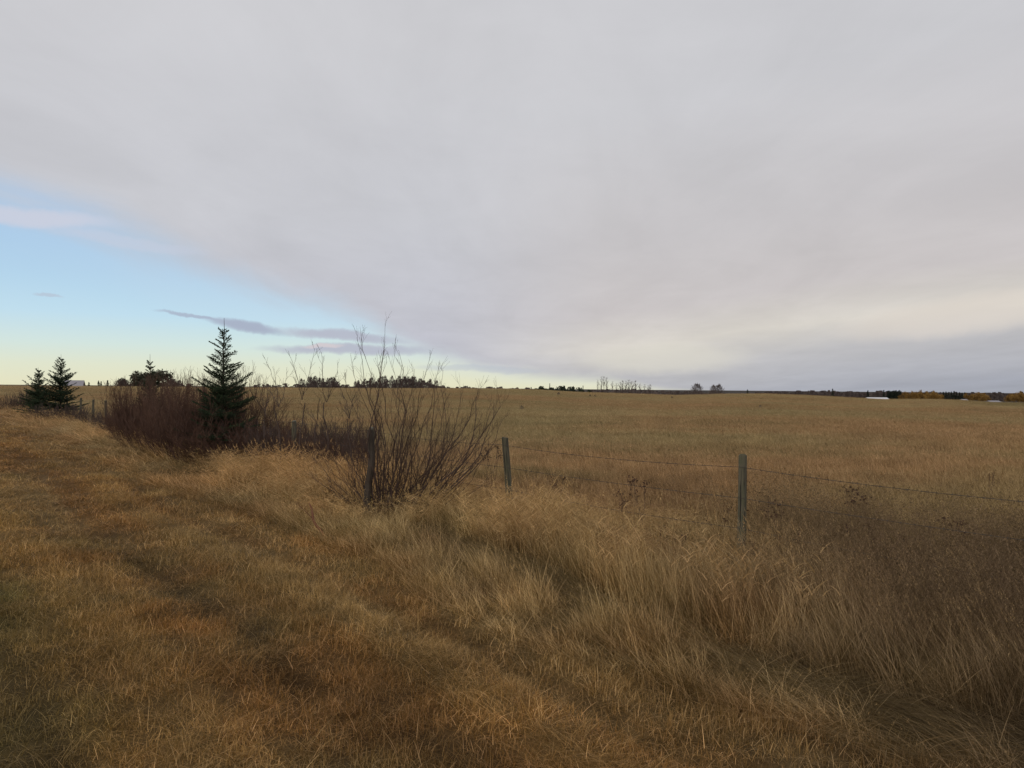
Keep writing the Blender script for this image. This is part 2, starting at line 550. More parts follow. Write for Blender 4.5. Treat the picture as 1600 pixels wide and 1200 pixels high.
# ------------------------------------------------------------------ ground: one sheet to the horizon
def build_ground():
    rad = np.concatenate([[0.0], np.geomspace(.6, 30, 150), np.geomspace(30.6, 400, 110), np.geomspace(410, 9000, 30)])
    a_f = np.linspace(-math.pi * .30, math.pi * .30, 420)
    a_b = np.linspace(math.pi * .30, 2 * math.pi - math.pi * .30, 90)[1:-1]
    ang = np.concatenate([a_f, a_b])
    na, nr = len(ang), len(rad)
    A, Rr = np.meshgrid(ang, rad[1:])
    x = np.concatenate([[0], (Rr * np.sin(A)).ravel()]); y = np.concatenate([[0], (Rr * np.cos(A)).ravel()])
    z = H(x, y)
    verts = np.stack([x, y, z], 1)
    i = np.arange(nr - 2)[:, None]; j = np.arange(na)[None, :]
    a = 1 + i * na + j; b = 1 + i * na + (j + 1) % na; c = 1 + (i + 1) * na + (j + 1) % na; d = 1 + (i + 1) * na + j
    quads = np.stack([a, d, c, b], -1).reshape(-1, 4)
    j = np.arange(na)
    tris = np.stack([np.zeros(na, int), 1 + j, 1 + (j + 1) % na], 1)
    me = bpy.data.meshes.new('ground')
    me.from_pydata(verts.tolist(), [], quads.tolist() + tris.tolist())
    ca = me.attributes.new('col', 'FLOAT_COLOR', 'POINT')
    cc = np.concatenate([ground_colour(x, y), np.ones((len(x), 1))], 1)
    ca.data.foreach_set('color', cc.astype(np.float32).ravel())
    me.polygons.foreach_set('use_smooth', np.ones(len(me.polygons), dtype=bool))
    me.update()
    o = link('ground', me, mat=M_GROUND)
    tag(o, kind='structure')


build_ground()


# ------------------------------------------------------------------ grass tufts (prototypes, spread by geometry nodes)
def blade(mb, x, y, h, wd, yaw, lean, curl, val, segs=3, z0=0.0, lean_dir=None):
    """a bent, tapering strip; lean = tilt of its foot, curl = extra bend to the tip"""
    ld = yaw if lean_dir is None else lean_dir
    cx, cy = math.cos(ld), math.sin(ld)
    sx, sy = -math.sin(yaw), math.cos(yaw)
    p = [x, y, z0]
    base = len(mb.v)
    step = h / segs
    for i in range(segs + 1):
        t = i / segs
        wv = wd * (1 - t ** 1.5) * .5
        if i < segs:
            mb.v.append((p[0] - sx * wv, p[1] - sy * wv, p[2])); mb.v.append((p[0] + sx * wv, p[1] + sy * wv, p[2])); mb.val += [val, val]
        else:
            mb.v.append(tuple(p)); mb.val.append(val)
        a = lean + curl * ((i + .5) / segs)
        p = [p[0] + cx * math.sin(a) * step, p[1] + cy * math.sin(a) * step, max(p[2] + math.cos(a) * step, .006)]
    for i in range(segs - 1):
        mb.f.append((base + 2 * i, base + 2 * i + 1, base + 2 * i + 3, base + 2 * i + 2)); mb.fm.append(0)
    mb.f.append((base + 2 * segs - 2, base + 2 * segs - 1, base + 2 * segs)); mb.fm.append(0)
    return p


rnd = random.Random(5)
g = rnd.gauss
un_ = rnd.uniform


def proto(kind, i):
    mb = MB()
    if kind == 'mown':
        for _ in range(46):
            a = un_(0, 6.28); r = .12 * math.sqrt(rnd.random())
            flat = rnd.random() < .42
            blade(mb, r * math.cos(a), r * math.sin(a), un_(.035, .10) * (1.9 if flat else 1), un_(.0022, .0042), un_(0, 6.28),
                  un_(.8, 1.4) if flat else abs(g(.35, .4)), un_(.2, 1.7), min(1, max(0, g(.45, .27))), 3)
    elif kind == 'tall':
        for k in range(34):
            a = un_(0, 6.28); r = .13 * math.sqrt(rnd.random())
            ld = math.pi + g(0, .9)
            h = un_(.28, .60)
            blade(mb, r * math.cos(a), r * math.sin(a), h, un_(.0022, .0045), un_(0, 6.28), abs(g(.22, .16)), un_(.1, .95), min(1, max(0, g(.45, .27))), 4, lean_dir=ld)
        for k in range(5):
            blade(mb, g(0, .06), g(0, .06), un_(.2, .5), .004, un_(0, 6.28), un_(.2, 1.1), un_(-.3, .6), un_(.6, 1.0), 3, lean_dir=un_(0, 6.28))
        for k in range(4):
            a = un_(0, 6.28); r = .1 * rnd.random()
            h = un_(.48, .76); ld = math.pi + g(0, .8)
            top = blade(mb, r * math.cos(a), r * math.sin(a), h, .0036, un_(0, 6.28), abs(g(.18, .1)), .25, .95, 4, lean_dir=ld)
            seedhead(mb, top, ld, .07, .006, 9)
    elif kind == 'plume':        # broad leaved brome / reed grass with pale heads
        for k in range(16):
            a = un_(0, 6.28); r = .12 * math.sqrt(rnd.random())
            ld = math.pi + g(0, 1.1)
            h = un_(.50, .80)
            x, y = r * math.cos(a), r * math.sin(a)
            lean = abs(g(.12, .09))
            top = blade(mb, x, y, h, .0034, un_(0, 6.28), lean, .18, un_(.5, .9), 4, lean_dir=ld)
            for q in range(4):
                f = un_(.25, .85)
                px = x + (top[0] - x) * f; py = y + (top[1] - y) * f; pz = top[2] * f
                yw = un_(0, 6.28)
                blade(mb, px, py, un_(.12, .26), un_(.006, .011), yw + 1.57, un_(.3, .8), un_(.5, 1.7), un_(.35, 1.0), 4, z0=pz, lean_dir=yw)
            if rnd.random() < .35:
                seedhead(mb, top, ld, .11, .009, 16)
    elif kind == 'lying':
        for k in range(30):
            a = un_(0, 6.28); r = .16 * math.sqrt(rnd.random())
            ld = g(0, .38)
            blade(mb, r * math.cos(a), r * math.sin(a), un_(.35, .62), un_(.0025, .0045), ld + 1.57 * (rnd.random() < .5), un_(.5, 1.15), un_(.4, 1.2), min(1, max(0, g(.45, .25))), 5, lean_dir=ld)
    elif kind == 'field':
        for k in range(44):
            a = un_(0, 6.28); r = .20 * math.sqrt(rnd.random())
            blade(mb, r * math.cos(a), r * math.sin(a), un_(.16, .40), un_(.003, .006), un_(0, 6.28), abs(g(.15, .15)), un_(.1, .8), min(1, max(0, g(.45, .27))), 3, lean_dir=math.pi + g(0, 1.2))
        for k in range(3):
            top = blade(mb, g(0, .08), g(0, .08), un_(.4, .55), .003, un_(0, 6.28), abs(g(.1, .1)), .2, .7, 3, lean_dir=math.pi + g(0, .9))
            seedhead(mb, top, math.pi, .07, .008, 6)
    elif kind == 'weed':
        for k in range(7):
            a = un_(0, 6.28); r = .13 * math.sqrt(rnd.random())
            x, y = r * math.cos(a), r * math.sin(a)
            h = un_(.35, .62); ld = un_(0, 6.28)
            top = blade(mb, x, y, h, .004, un_(0, 6.28), abs(g(.15, .12)), .25, .4, 4, lean_dir=ld)
            for q in range(9):
                f = un_(.4, 1)
                px = x + (top[0] - x) * f; py = y + (top[1] - y) * f; pz = top[2] * f
                yw = un_(0, 6.28)
                t2 = blade(mb, px, py, un_(.05, .16), .0028, yw + 1.57, un_(.3, .9), un_(-.4, .3), un_(.25, .75), 2, z0=pz, lean_dir=yw)
                for s_ in range(3):
                    blob(mb, t2, un_(.003, .007), un_(.1, .7))
        for k in range(12):
            blade(mb, g(0, .09), g(0, .09), un_(.25, .5), .003, un_(0, 6.28), abs(g(.3, .2)), un_(.2, .9), un_(.3, 1), 4, lean_dir=math.pi + g(0, .8))
    return mb


def blob(mb, p, s, val):
    a = un_(0, 6.28)
    q = [(p[0] + g(0, s), p[1] + g(0, s), p[2] + g(0, s)) for _ in range(3)]
    mb.tri(q[0], (q[0][0] + s * 1.6 * math.cos(a), q[0][1] + s * 1.6 * math.sin(a), q[0][2]), (q[0][0], q[0][1], q[0][2] + s * 1.8), val)


def seedhead(mb, top, ld, ln, wd, n):
    n = int(n * .7); wd *= .6
    for q in range(n):
        t = q / n
        x = top[0] + math.cos(ld) * ln * t * .25 + g(0, wd * .6); y = top[1] + math.sin(ld) * ln * t * .25 + g(0, wd * .6); z = top[2] - ln * .3 + ln * t
        a = un_(0, 6.28); s = wd * (1.2 - t)
        mb.tri((x - s * math.cos(a), y - s * math.sin(a), z), (x + s * math.cos(a), y + s * math.sin(a), z + s * .5), (x + g(0, s * .6), y + g(0, s * .6), z + wd * 3.2), un_(.5, .85))


TUFTS = {}
for kd, nv in (('mown', 6), ('tall', 6), ('plume', 5), ('lying', 5), ('field', 6), ('weed', 5)):
    c = bpy.data.collections.new('tufts_' + kd)
    for i in range(nv):
        me = proto(kd, i).mesh('tuft_' + kd, [M_GRASS])
        c.objects.link(bpy.data.objects.new('tuft_%s_%02d' % (kd, i), me))
    TUFTS[kd] = (c, nv)


def spread(name, kd, x, y, rot, sxy, sz, colr, label, cat, tilt=None):
    n = len(x)
    me = bpy.data.meshes.new(name)
    me.vertices.add(n)
    z = H(x, y) - .012
    me.vertices.foreach_set('co', np.stack([x, y, z], 1).astype(np.float32).ravel())
    c, nv = TUFTS[kd]
    a = me.attributes.new('pick', 'INT', 'POINT'); a.data.foreach_set('value', RNG.integers(0, nv, n).astype(np.int32))
    e = np.zeros((n, 3)); e[:, 2] = rot
    if tilt is not None: e[:, 0] = tilt[0]; e[:, 1] = tilt[1]
    a = me.attributes.new('rot', 'FLOAT_VECTOR', 'POINT'); a.data.foreach_set('vector', e.astype(np.float32).ravel())
    a = me.attributes.new('scl', 'FLOAT_VECTOR', 'POINT'); a.data.foreach_set('vector', np.stack([sxy, sxy, sz], 1).astype(np.float32).ravel())
    a = me.attributes.new('col', 'FLOAT_COLOR', 'POINT'); a.data.foreach_set('color', np.concatenate([colr, np.ones((n, 1))], 1).astype(np.float32).ravel())
    me.update()
    me.materials.append(M_GRASS)
    o = link(name, me)
    ng = bpy.data.node_groups.new(name + '_spread', 'GeometryNodeTree')
    ng.interface.new_socket('Geometry', in_out='INPUT', socket_type='NodeSocketGeometry')
    ng.interface.new_socket('Geometry', in_out='OUTPUT', socket_type='NodeSocketGeometry')
    gi = ng.nodes.new('NodeGroupInput'); go = ng.nodes.new('NodeGroupOutput')
    ip = ng.nodes.new('GeometryNodeInstanceOnPoints'); ip.inputs['Pick Instance'].default_value = True
    ci = ng.nodes.new('GeometryNodeCollectionInfo'); ci.inputs['Collection'].default_value = c
    ci.inputs['Separate Children'].default_value = True; ci.inputs['Reset Children'].default_value = True

    def na(nm, ty):
        q = ng.nodes.new('GeometryNodeInputNamedAttribute'); q.data_type = ty; q.inputs['Name'].default_value = nm
        return q.outputs['Attribute']
    ng.links.new(gi.outputs[0], ip.inputs['Points']); ng.links.new(ci.outputs[0], ip.inputs['Instance'])
    ng.links.new(na('pick', 'INT'), ip.inputs['Instance Index'])
    ng.links.new(na('rot', 'FLOAT_VECTOR'), ip.inputs['Rotation'])
    ng.links.new(na('scl', 'FLOAT_VECTOR'), ip.inputs['Scale'])
    ng.links.new(ip.outputs[0], go.inputs[0])
    md = o.modifiers.new('spread', 'NODES'); md.node_group = ng
    tag(o, label, cat, kind='stuff')
    return n


def sample(r0, r1, dens, amax=R(47)):
    """random points in the wedge the photo can see; dens(r) per square metre"""
    out = []
    edges = np.geomspace(r0, r1, 40)
    for a, b in zip(edges[:-1], edges[1:]):
        area = amax * (b * b - a * a)
        n = RNG.poisson(area * dens((a + b) / 2))
        rr = np.sqrt(RNG.uniform(a * a, b * b, n)); th = RNG.uniform(-amax, amax, n)
        out.append(np.stack([rr * np.sin(th), rr * np.cos(th)], 1))
    p = np.concatenate(out)
    return p[:, 0], p[:, 1]


def grow(r):          # tufts get wider with distance so the cover stays closed with fewer of them
    return np.maximum(1.0, (r / 7.0) ** .78)


def jit(n, s=.14):
    return np.clip(RNG.normal(1, s, (n, 1)), .5, 1.6)


TOTAL = 0
# mown verge
x, y = sample(1.6, 70, lambda r: 150 * min(1, (6.5 / r)) ** 1.6)
u = U(x, y) + (fbm(V(x, y) * .35, U(x, y) * .35, 21) - .5) * 1.2
keep = (u > 3.15)
# thin and bare spots
bare = fbm(x * 2.3, y * 2.3, 131)
keep &= ~((bare < .32) & (RNG.random(len(x)) < .4))
x, y, u = x[keep], y[keep], u[keep]
r = np.hypot(x, y)
hvar = .75 + .9 * fbm(x * 1.3, y * 1.3, 111) + .5 * sstep(fbm(U(x, y) * 1.6, V(x, y) * .2, 121), .55, .7) + .6 * (1 - sstep(u, 3.2, 4.6))
hvar = hvar * .84 * (1 - .3 * rutline(U(x, y), V(x, y)))
gs = grow(r)
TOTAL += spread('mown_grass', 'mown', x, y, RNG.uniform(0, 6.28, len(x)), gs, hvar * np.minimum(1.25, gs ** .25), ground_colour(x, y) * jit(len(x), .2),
                'short mown brown and olive grass of the verge', 'grass')
# combed windrows of cut grass along the verge
xs, ys = sample(1.8, 40, lambda r: 75 * min(1, 7 / r) ** 1.5)
ks = (windrow(U(xs, ys), V(xs, ys)) > .30 + .4 * RNG.random(len(xs))) & (U(xs, ys) > 3.2)
xs, ys = xs[ks], ys[ks]
TOTAL += spread('windrow_straw', 'lying', xs, ys, np.where(RNG.random(len(xs)) < .5, R(129), R(-51)) + RNG.normal(0, .55, len(xs)), .6 * np.maximum(1, grow(np.hypot(xs, ys)) * .8), .22 + .22 * RNG.random(len(xs)),
                mixc(ground_colour(xs, ys), TAN, np.full(len(xs), .4)) * jit(len(xs), .25), 'combed lines of cut straw running along the mown verge', 'straw')
# loose cut straw lying on the verge
xs, ys = sample(1.8, 26, lambda r: 14 * min(1, 7 / r) ** 1.2)
ks = (U(xs, ys) > 3.3) & (fbm(xs * 1.1, ys * 1.1, 211) > .42)
xs, ys = xs[ks], ys[ks]
TOTAL += spread('loose_straw', 'lying', xs, ys, RNG.uniform(0, 6.28, len(xs)), .5 * np.maximum(1, grow(np.hypot(xs, ys)) * .8), .28 + .2 * RNG.random(len(xs)),
                mixc(ground_colour(xs, ys), TAN, np.full(len(xs), .5)) * jit(len(xs), .2), 'loose pale straw lying on the mown verge', 'straw')
# tall band
x, y = sample(2.2, 90, lambda r: 105 * min(1, (6.5 / r)) ** 1.6)
u = U(x, y) + (fbm(V(x, y) * .35, U(x, y) * .35, 21) - .5) * 1.2
keep = (u > -1.2) & (u < 3.35)
x, y, u = x[keep], y[keep], u[keep]
crease = np.abs(U(x, y) - (2.35 + .35 * np.sin(V(x, y) * .55))) < .16 + .22 * vnoise(V(x, y), U(x, y), 3)
crease &= V(x, y) < 9.5
lay = crease | ((fbm(x * 1.0, y * 1.0, 141) > .68) & (u > 1.6))
r = np.hypot(x, y); gs = grow(r)
wz = (sstep(x - .1 * y, 1.4, 3.0) * (1 - sstep(u, 1.0, 2.4)) * (1 - sstep(y, 9, 13))) > RNG.random(len(x)) * 1.15
wbx, wby = at(620, 600, 11.35).x, 11.0
nearw = (1 - .45 * np.exp(-(((x + 7.0) / 2.6) ** 2 + ((y - 17.2) / 1.8) ** 2))) * (1 - .3 * np.exp(-(((x + .15) / .6) ** 2 + ((y - 10.6) / 1.1) ** 2))) * (1 - .25 * np.exp(-(((x - 2.3) / .6) ** 2 + ((y - 7.6) / .9) ** 2))) - .5 * np.exp(-(((x - wbx) / 1.1) ** 2 + ((y - wby) / .9) ** 2))
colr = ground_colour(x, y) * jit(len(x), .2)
hv = nearw * (.45 + .65 * fbm(x * .8, y * .8, 151)) * (1 - .46 * (1 - sstep(u, -.2, 1.3))) * (1 - .48 * sstep(u, 1.7, 3.3)) * (1 - .25 * sstep(y, 16, 24)) * (.62 + .8 * vnoise(x * 3.2, y * 3.2, 7))
ang = g(0, 1)
plume_zone = sstep(fbm(x * .7, y * .7, 161), .44, .62) * (1 - sstep(x - .1 * y, .3, 1.4)) * (1 - sstep(u, 1.6, 2.4)) * (1 - .8 * sstep(y, 20, 30))
plume_zone = np.maximum(plume_zone, sstep(y, 9.5, 11) * (1 - sstep(y, 16, 18)) * (1 - sstep(u, 2.0, 2.8)) * .8)
plume_zone = np.maximum(plume_zone, .26 * (1 - sstep(u, 1.4, 2.2)) * (1 - sstep(x, 1.5, 3)))
plume = (plume_zone * .5 > RNG.random(len(x))) & ~lay & ~wz
tall = ~lay & ~wz & ~plume
sel = tall
TOTAL += spread('tall_grass', 'tall', x[sel], y[sel], RNG.normal(-.15, .95, sel.sum()), gs[sel], hv[sel], colr[sel],
                'tall dry grass leaning along the fence', 'grass', tilt=(np.zeros(sel.sum()), -.18 * sstep(x[sel], 0, 3.5)))
sel = plume
TOTAL += spread('plume_grass', 'plume', x[sel], y[sel], RNG.normal(0, .9, sel.sum()), np.maximum(1, gs[sel] * .8), hv[sel] * .95,
                mixc(colr[sel], np.array([.43, .28, .125]), np.full(sel.sum(), .5)), 'pale broad leaved dry grass with feathery heads by the fence', 'grass')
sel = lay
TOTAL += spread('flattened_grass', 'lying', x[sel], y[sel], np.where(RNG.random(sel.sum()) < .62, math.pi - .45, -1.15) + RNG.normal(0, .3, sel.sum()), gs[sel], .45 + .35 * RNG.random(sel.sum()), colr[sel] * .72,
                'flattened dry grass combed over beside the tall grass', 'grass')
# weeds: beside the fence at the right, reaching a little into the field
sel = wz
xw, yw_ = x[sel], y[sel]
x2, y2 = sample(4, 16, lambda r: 22)
u2 = U(x2, y2); k2 = (u2 < -.8) & (u2 > -2.2 + RNG.normal(0, .5, len(x2))) & (x2 - .1 * y2 > 2.0 + RNG.normal(0, .5, len(x2)))
x2, y2 = x2[k2], y2[k2]
k3 = RNG.random(len(xw)) < .62
xa, ya = np.concatenate([xw[k3], x2]), np.concatenate([yw_[k3], y2])
TOTAL += spread('dry_weeds', 'weed', xa, ya, RNG.uniform(0, 6.28, len(xa)), grow(np.hypot(xa, ya)), .7 + .55 * RNG.random(len(xa)),
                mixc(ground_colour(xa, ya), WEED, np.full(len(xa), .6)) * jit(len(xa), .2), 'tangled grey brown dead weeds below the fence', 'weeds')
TOTAL += spread('leaning_grass', 'tall', xw, yw_, RNG.normal(-.2, .5, len(xw)), grow(np.hypot(xw, yw_)), .7 + .4 * RNG.random(len(xw)),
                mixc(ground_colour(xw, yw_), TAN * .8, np.full(len(xw), .4)) * jit(len(xw), .2), 'thin leaning grass among the dead weeds', 'grass',
                tilt=(np.zeros(len(xw)), np.full(len(xw), -.3)))
# field
x, y = sample(5, 285, lambda r: min(75, 75 * (11 / r) ** 1.35))
u = U(x, y)
keep = (u < -.7)
x, y = x[keep], y[keep]
r = np.hypot(x, y); gs = np.maximum(1.0, (r / 11.0) ** .66)
hv = (.45 + .6 * fbm(x * .5, y * .5, 171)) * (1 - .25 * sstep(r, 60, 150))
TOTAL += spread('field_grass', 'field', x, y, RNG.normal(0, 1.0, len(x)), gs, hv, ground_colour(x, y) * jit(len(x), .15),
                'tan and olive dry grass covering the wide field', 'grass')
print('tufts', TOTAL)


# ------------------------------------------------------------------ barbed wire fence
def fence_xy(y):
    return (9.508 - .82 * y, y)


def post_material():
    m, n = mat_new('weathered_post')
    tco = n.new('ShaderNodeTexCoord').outputs['Object']
    mp = n.new('ShaderNodeMapping'); n.t.links.new(tco, mp.inputs[0]); mp.inputs['Scale'].default_value = (1, 1, .06)
    gr = n.noise(mp.outputs[0], 90, 5, .6)
    st = n.noise(tco, 7, 4, .6)
    c = n.mix(gr, (.045, .041, .026), (.155, .142, .095))
    c = n.mix(n.smooth(st, .45, .7), c, n.mix(gr, (.042, .048, .026), (.115, .115, .068)))
    mp2 = n.new('ShaderNodeMapping'); n.t.links.new(tco, mp2.inputs[0]); mp2.inputs['Scale'].default_value = (1, 1, .035)
    ck = n.smooth(n.noise(mp2.outputs[0], 48, 3, .5), .60, .66)
    c = n.mix(ck, c, (.012, .011, .009))
    bm = n.new('ShaderNodeBump'); bm.inputs['Strength'].default_value = .9; bm.inputs['Distance'].default_value = .008
    n.t.links.new(n.m('SUBTRACT', gr, ck), bm.inputs['Height'])
    p = n.new('ShaderNodeBsdfPrincipled'); p.inputs['Roughness'].default_value = .9
    n.t.links.new(c, p.inputs['Base Color']); n.t.links.new(bm.outputs[0], p.inputs['Normal'])
    o = n.new('ShaderNodeOutputMaterial'); n.t.links.new(p.outputs[0], o.inputs[0])
    return m


M_POST = post_material()
M_WIRE = vary_material('rusty_wire', (.045, .038, .032), (.11, .092, .078), rough=.7, noise_scale=30)
M_CUT = vary_material('post_top', (.06, .062, .045), (.15, .145, .11), noise_scale=40)


def post_mesh(seed, hgt, rad):
    rr = random.Random(seed)
    mb = MB(); S = 14
    zs = [-.3, .1, .3, .5, .7, .9, 1.05, hgt - .012, hgt]
    for i, zz in enumerate(zs):
        for k in range(S):
            t = 2 * math.pi * k / S
            q = rad * (1.04 - .07 * zz / hgt) * (1 + .05 * math.sin(k * 2.3 + seed) + rr.uniform(-.02, .02)) * (.86 if i == len(zs) - 1 else 1)
            mb.v.append((q * math.cos(t), q * math.sin(t), zz + (.012 * math.cos(t + seed) if i == len(zs) - 1 else 0))); mb.val.append(rr.random())
    for i in range(len(zs) - 1):
        for k in range(S):
            k2 = (k + 1) % S
            mb.f.append((i * S + k, i * S + k2, (i + 1) * S + k2, (i + 1) * S + k)); mb.fm.append(0)
    mb.f.append(tuple((len(zs) - 1) * S + k for k in range(S))); mb.fm.append(1)
    me = mb.mesh('post', [M_POST, M_CUT])
    return me


fence = empty('barbed_wire_fence', (*fence_xy(11.6), 0))
tag(fence, 'barbed wire fence on weathered round wooden posts beside the field', 'fence')
fl = Vector(fence.location)
# (y, height, lean in x, radius)
posts = [(2.2, 1.2, .01, .052), (5.2, 1.18, -.01, .05), (8.4, 1.205, .012, .047), (11.6, 1.19, -.085, .053), (15.1, 1.13, .03, .060), (18.1, 1.10, 0, .055), (21.4, 1.1, .02, .05), (24.6, 1.15, -.02, .05),
         (27.8, 1.12, 0, .05), (31, 1.15, .03, .05), (35.0, 1.18, -.02, .055), (37.5, 1.16, .0, .055), (40.2, 1.2, .02, .055), (43.5, 1.2, 0, .05), (47, 1.2, 0, .05), (52, 1.2, 0, .05), (58, 1.2, 0, .05)]
tops = []
for i, (py_, hg, ln, rd) in enumerate(posts):
    px_, _ = fence_xy(py_)
    z = float(H(px_, py_))
    o = link('post', post_mesh(i, hg, rd), fence)
    o.location = Vector((px_, py_, z)) - fl
    o.rotation_euler = (R(1.2 * math.sin(i * 2.1)), ln, 0)
    tops.append((px_, py_, z, ln, rd))
    # staples sit on the field side; wires are stapled there too
for wi, hw in enumerate((1.07, .72, .38)):
    mb = MB(); bb = MB()
    nvec = Vector((-1, -.82, 0)).normalized()
    for a, b in zip(tops[:-1], tops[1:]):
        pa = Vector((a[0] + a[3] * hw, a[1], a[2] + hw)) + nvec * (a[4] + .004); pb = Vector((b[0] + b[3] * hw, b[1], b[2] + hw)) + nvec * (b[4] + .004)
        L = (pb - pa).length; N = 14
        sag = .02 + .015 * ((wi * 7 + int(a[1])) % 3)
        wr = .0019
        for s_ in (0, 1):
            pts_ = []
            for k in range(N * 3 + 1):
                t = k / (N * 3)
                p = pa.lerp(pb, t); p.z -= sag * 4 * t * (1 - t)
                p += Vector((0, 0, 1)) * .0016 * math.cos(k * 1.3 + s_ * math.pi) + nvec * .0016 * math.sin(k * 1.3 + s_ * math.pi)
                pts_.append(p - fl)
            mb.tube(pts_, [wr] * len(pts_), 4, .4)
        nb = int(L / .125)
        if a[1] > 24: nb = int(L / .3)
        for q in range(1, nb):
            t = q / nb
            p = pa.lerp(pb, t); p.z -= sag * 4 * t * (1 - t); p -= fl
            d = (pb - pa).normalized()
            for s_ in (-1, 1):
                v1 = Vector((g(0, 1), g(0, 1), g(0, 1))); v1 = (v1 - d * v1.dot(d)).normalized() * .016
                bb.tube([p - v1 + d * .003 * s_, p + v1 + d * .003 * s_], [.0016, .0010], 3, .3)
            bb.tube([p - d * .006, p + d * .006], [.0042, .0042], 5, .5)
    wo_ = link('wire', mb.mesh('wire', [M_WIRE]), fence)
    bo = link('barbs', bb.mesh('barbs', [M_WIRE]), wo_)
    tag(bo, kind='stuff')


# ------------------------------------------------------------------ bare shrubs
def stem_path(p0, p1, bow, rr, n=7, up=0.0):
    """curved path between two points; bow bends it, up makes the tip turn upward"""
    p0 = Vector(p0); p1 = Vector(p1)
    L = (p1 - p0).length
    out = []
    side = Vector((rr.gauss(0, 1), rr.gauss(0, 1), rr.gauss(0, .3))).normalized() * L * .05
    for i in range(n + 1):
        t = i / n
        p = p0.lerp(p1, t)
        h = (p1 - p0); hor = Vector((h.x, h.y, 0))
        p += hor * (bow * 4 * t * (1 - t) * .25)
        p += side * math.sin(t * math.pi * 1.5) + Vector((rr.gauss(0, .013), rr.gauss(0, .013), rr.gauss(0, .004))) * L * (1 if 0 < i else 0)
        out.append(p)
    return out


def twigs(mb, path, r0, r1, rr, count, length, depth, spread_=.7, start=.35, rmin=.0016, val=None):
    rads = [r0 + (r1 - r0) * i / (len(path) - 1) for i in range(len(path))]
    mb.tube(path, rads, 5 if r0 > .01 else 3, rr.random() if val is None else val)
    if depth == 0: return
    for k in range(count):
        t = start + (1 - start) * (k + rr.random()) / count
        t = min(t, .98)
        fi = t * (len(path) - 1); i = int(fi); f = fi - i
        p = path[i].lerp(path[i + 1], f)
        d = (path[i + 1] - path[i]).normalized()
        ax = Vector((rr.gauss(0, 1), rr.gauss(0, 1), rr.gauss(0, 1)))
        ax = (ax - d * ax.dot(d)).normalized()
        dirn = (d * math.cos(spread_ * rr.uniform(.6, 1.2)) + ax * math.sin(spread_ * rr.uniform(.6, 1.2)) + Vector((0, 0, .25))).normalized()
        L = length * rr.uniform(.5, 1.15) * (1.15 - t * .6)
        rb = max(rmin, (r0 + (r1 - r0) * t) * .62)
        q = p; pp = [q]
        n = 4
        for s_ in range(n):
            dirn = (dirn + Vector((rr.gauss(0, .11), rr.gauss(0, .11), rr.gauss(.05, .09)))).normalized()
            q = q + dirn * L / n; pp.append(q)
        twigs(mb, pp, rb, max(rmin * .7, rb * .35), rr, max(2, int(count * .55)), length * .5, depth - 1, spread_, .25, rmin)


def buds(mb, n, pts, rr, s=.012):
    for _ in range(n):
        p = rr.choice(pts)
        mb.tri((p.x, p.y, p.z), (p.x + rr.gauss(0, s), p.y + rr.gauss(0, s), p.z + s), (p.x + rr.gauss(0, s), p.y + rr.gauss(0, s), p.z + s * 1.5), .2)


# the large willow: stems given by where they start and end, at their own depths
base0 = Vector((*at(612, 800, 11.35).xy, 0)); base0.z = float(H(base0.x, base0.y))


def shrub_from_tips(name, base, tips, mat, rr, r_base=.012, tw=9, tl=.46, depth=2, rmin=.0016):
    o = empty(name, base)
    for (bp, tp, Yt, bow, rb) in tips:
        mb = MB()
        p1 = at(tp[0], tp[1] + 22, Yt)
        p0 = Vector((base.x + bp[0], base.y + bp[1], 0)); p0.z = float(H(p0.x, p0.y)) - .02
        path = [p - base for p in stem_path(p0, p1, bow, rr, 8)]
        twigs(mb, path, rb * .85, rmin, rr, tw if rb > .010 else 5, tl * rr.uniform(.6, 1.2), depth, .55, .2, rmin)
        link('stem', mb.mesh('stem', [mat]), o)
    return o


rr = random.Random(21)
T = [
    ((-.22, 0), (590, 520), 11.3, -.1, .020), ((-.20, .05), (572, 505), 11.4, .1, .016), ((-.16, -.05), (644, 522), 11.1, .5, .018),
    ((-.18, .1), (560, 530), 11.6, .0, .012), ((-.1, .0), (606, 545), 11.2, .1, .014), ((0, .1), (622, 572), 11.6, .2, .014),
    ((.0, -.1), (640, 560), 11.0, .3, .015), ((.05, 0), (662, 533), 11.3, .3, .012), ((.1, .1), (676, 552), 11.5, .5, .016),
    ((.08, -.05), (690, 572), 11.1, .6, .017), ((.12, 0), (704, 598), 11.4, .6, .015), ((.15, .1), (722, 590), 11.7, .7, .016),
    ((.2, -.05), (742, 582), 11.0, .7, .018), ((.15, .0), (762, 575), 11.2, .8, .018), ((.25, .05), (782, 602), 11.3, .8, .017),
    ((.3, 0), (786, 632), 11.6, .7, .016), ((.3, -.1), (748, 640), 10.8, .7, .013), ((.35, .1), (728, 668), 11.8, .5, .012),
    ((-.25, .1), (545, 560), 11.7, .2, .012), ((-.3, -.05), (552, 600), 11.0, .3, .010), ((-.3, .1), (530, 640), 11.6, .4, .009),
    ((-.1, -.15), (655, 600), 10.8, .4, .012), ((0, -.15), (634, 612), 10.9, .2, .010), ((.5, .15), (770, 590), 11.9, .9, .018),
    ((.55, .1), (702, 560), 11.8, .2, .013), ((.1, .2), (612, 590), 12.0, 0, .010), ((-.35, -.1), (505, 720), 10.9, .2, .008),
    ((.4, -.1), (760, 680), 10.9, .5, .009), ((.2, -.2), (700, 640), 10.7, .4, .010)]
for q in range(74):
    tx = rr.uniform(515, 790); ty = 556 + abs(tx - 600) * .25 + rr.uniform(0, 120)
    T.append(((rr.uniform(-.35, .55), rr.uniform(-.25, .25)), (tx, ty), 11.35 + rr.uniform(-.6, .6), rr.uniform(-.2, .9), rr.uniform(.005, .0115)))
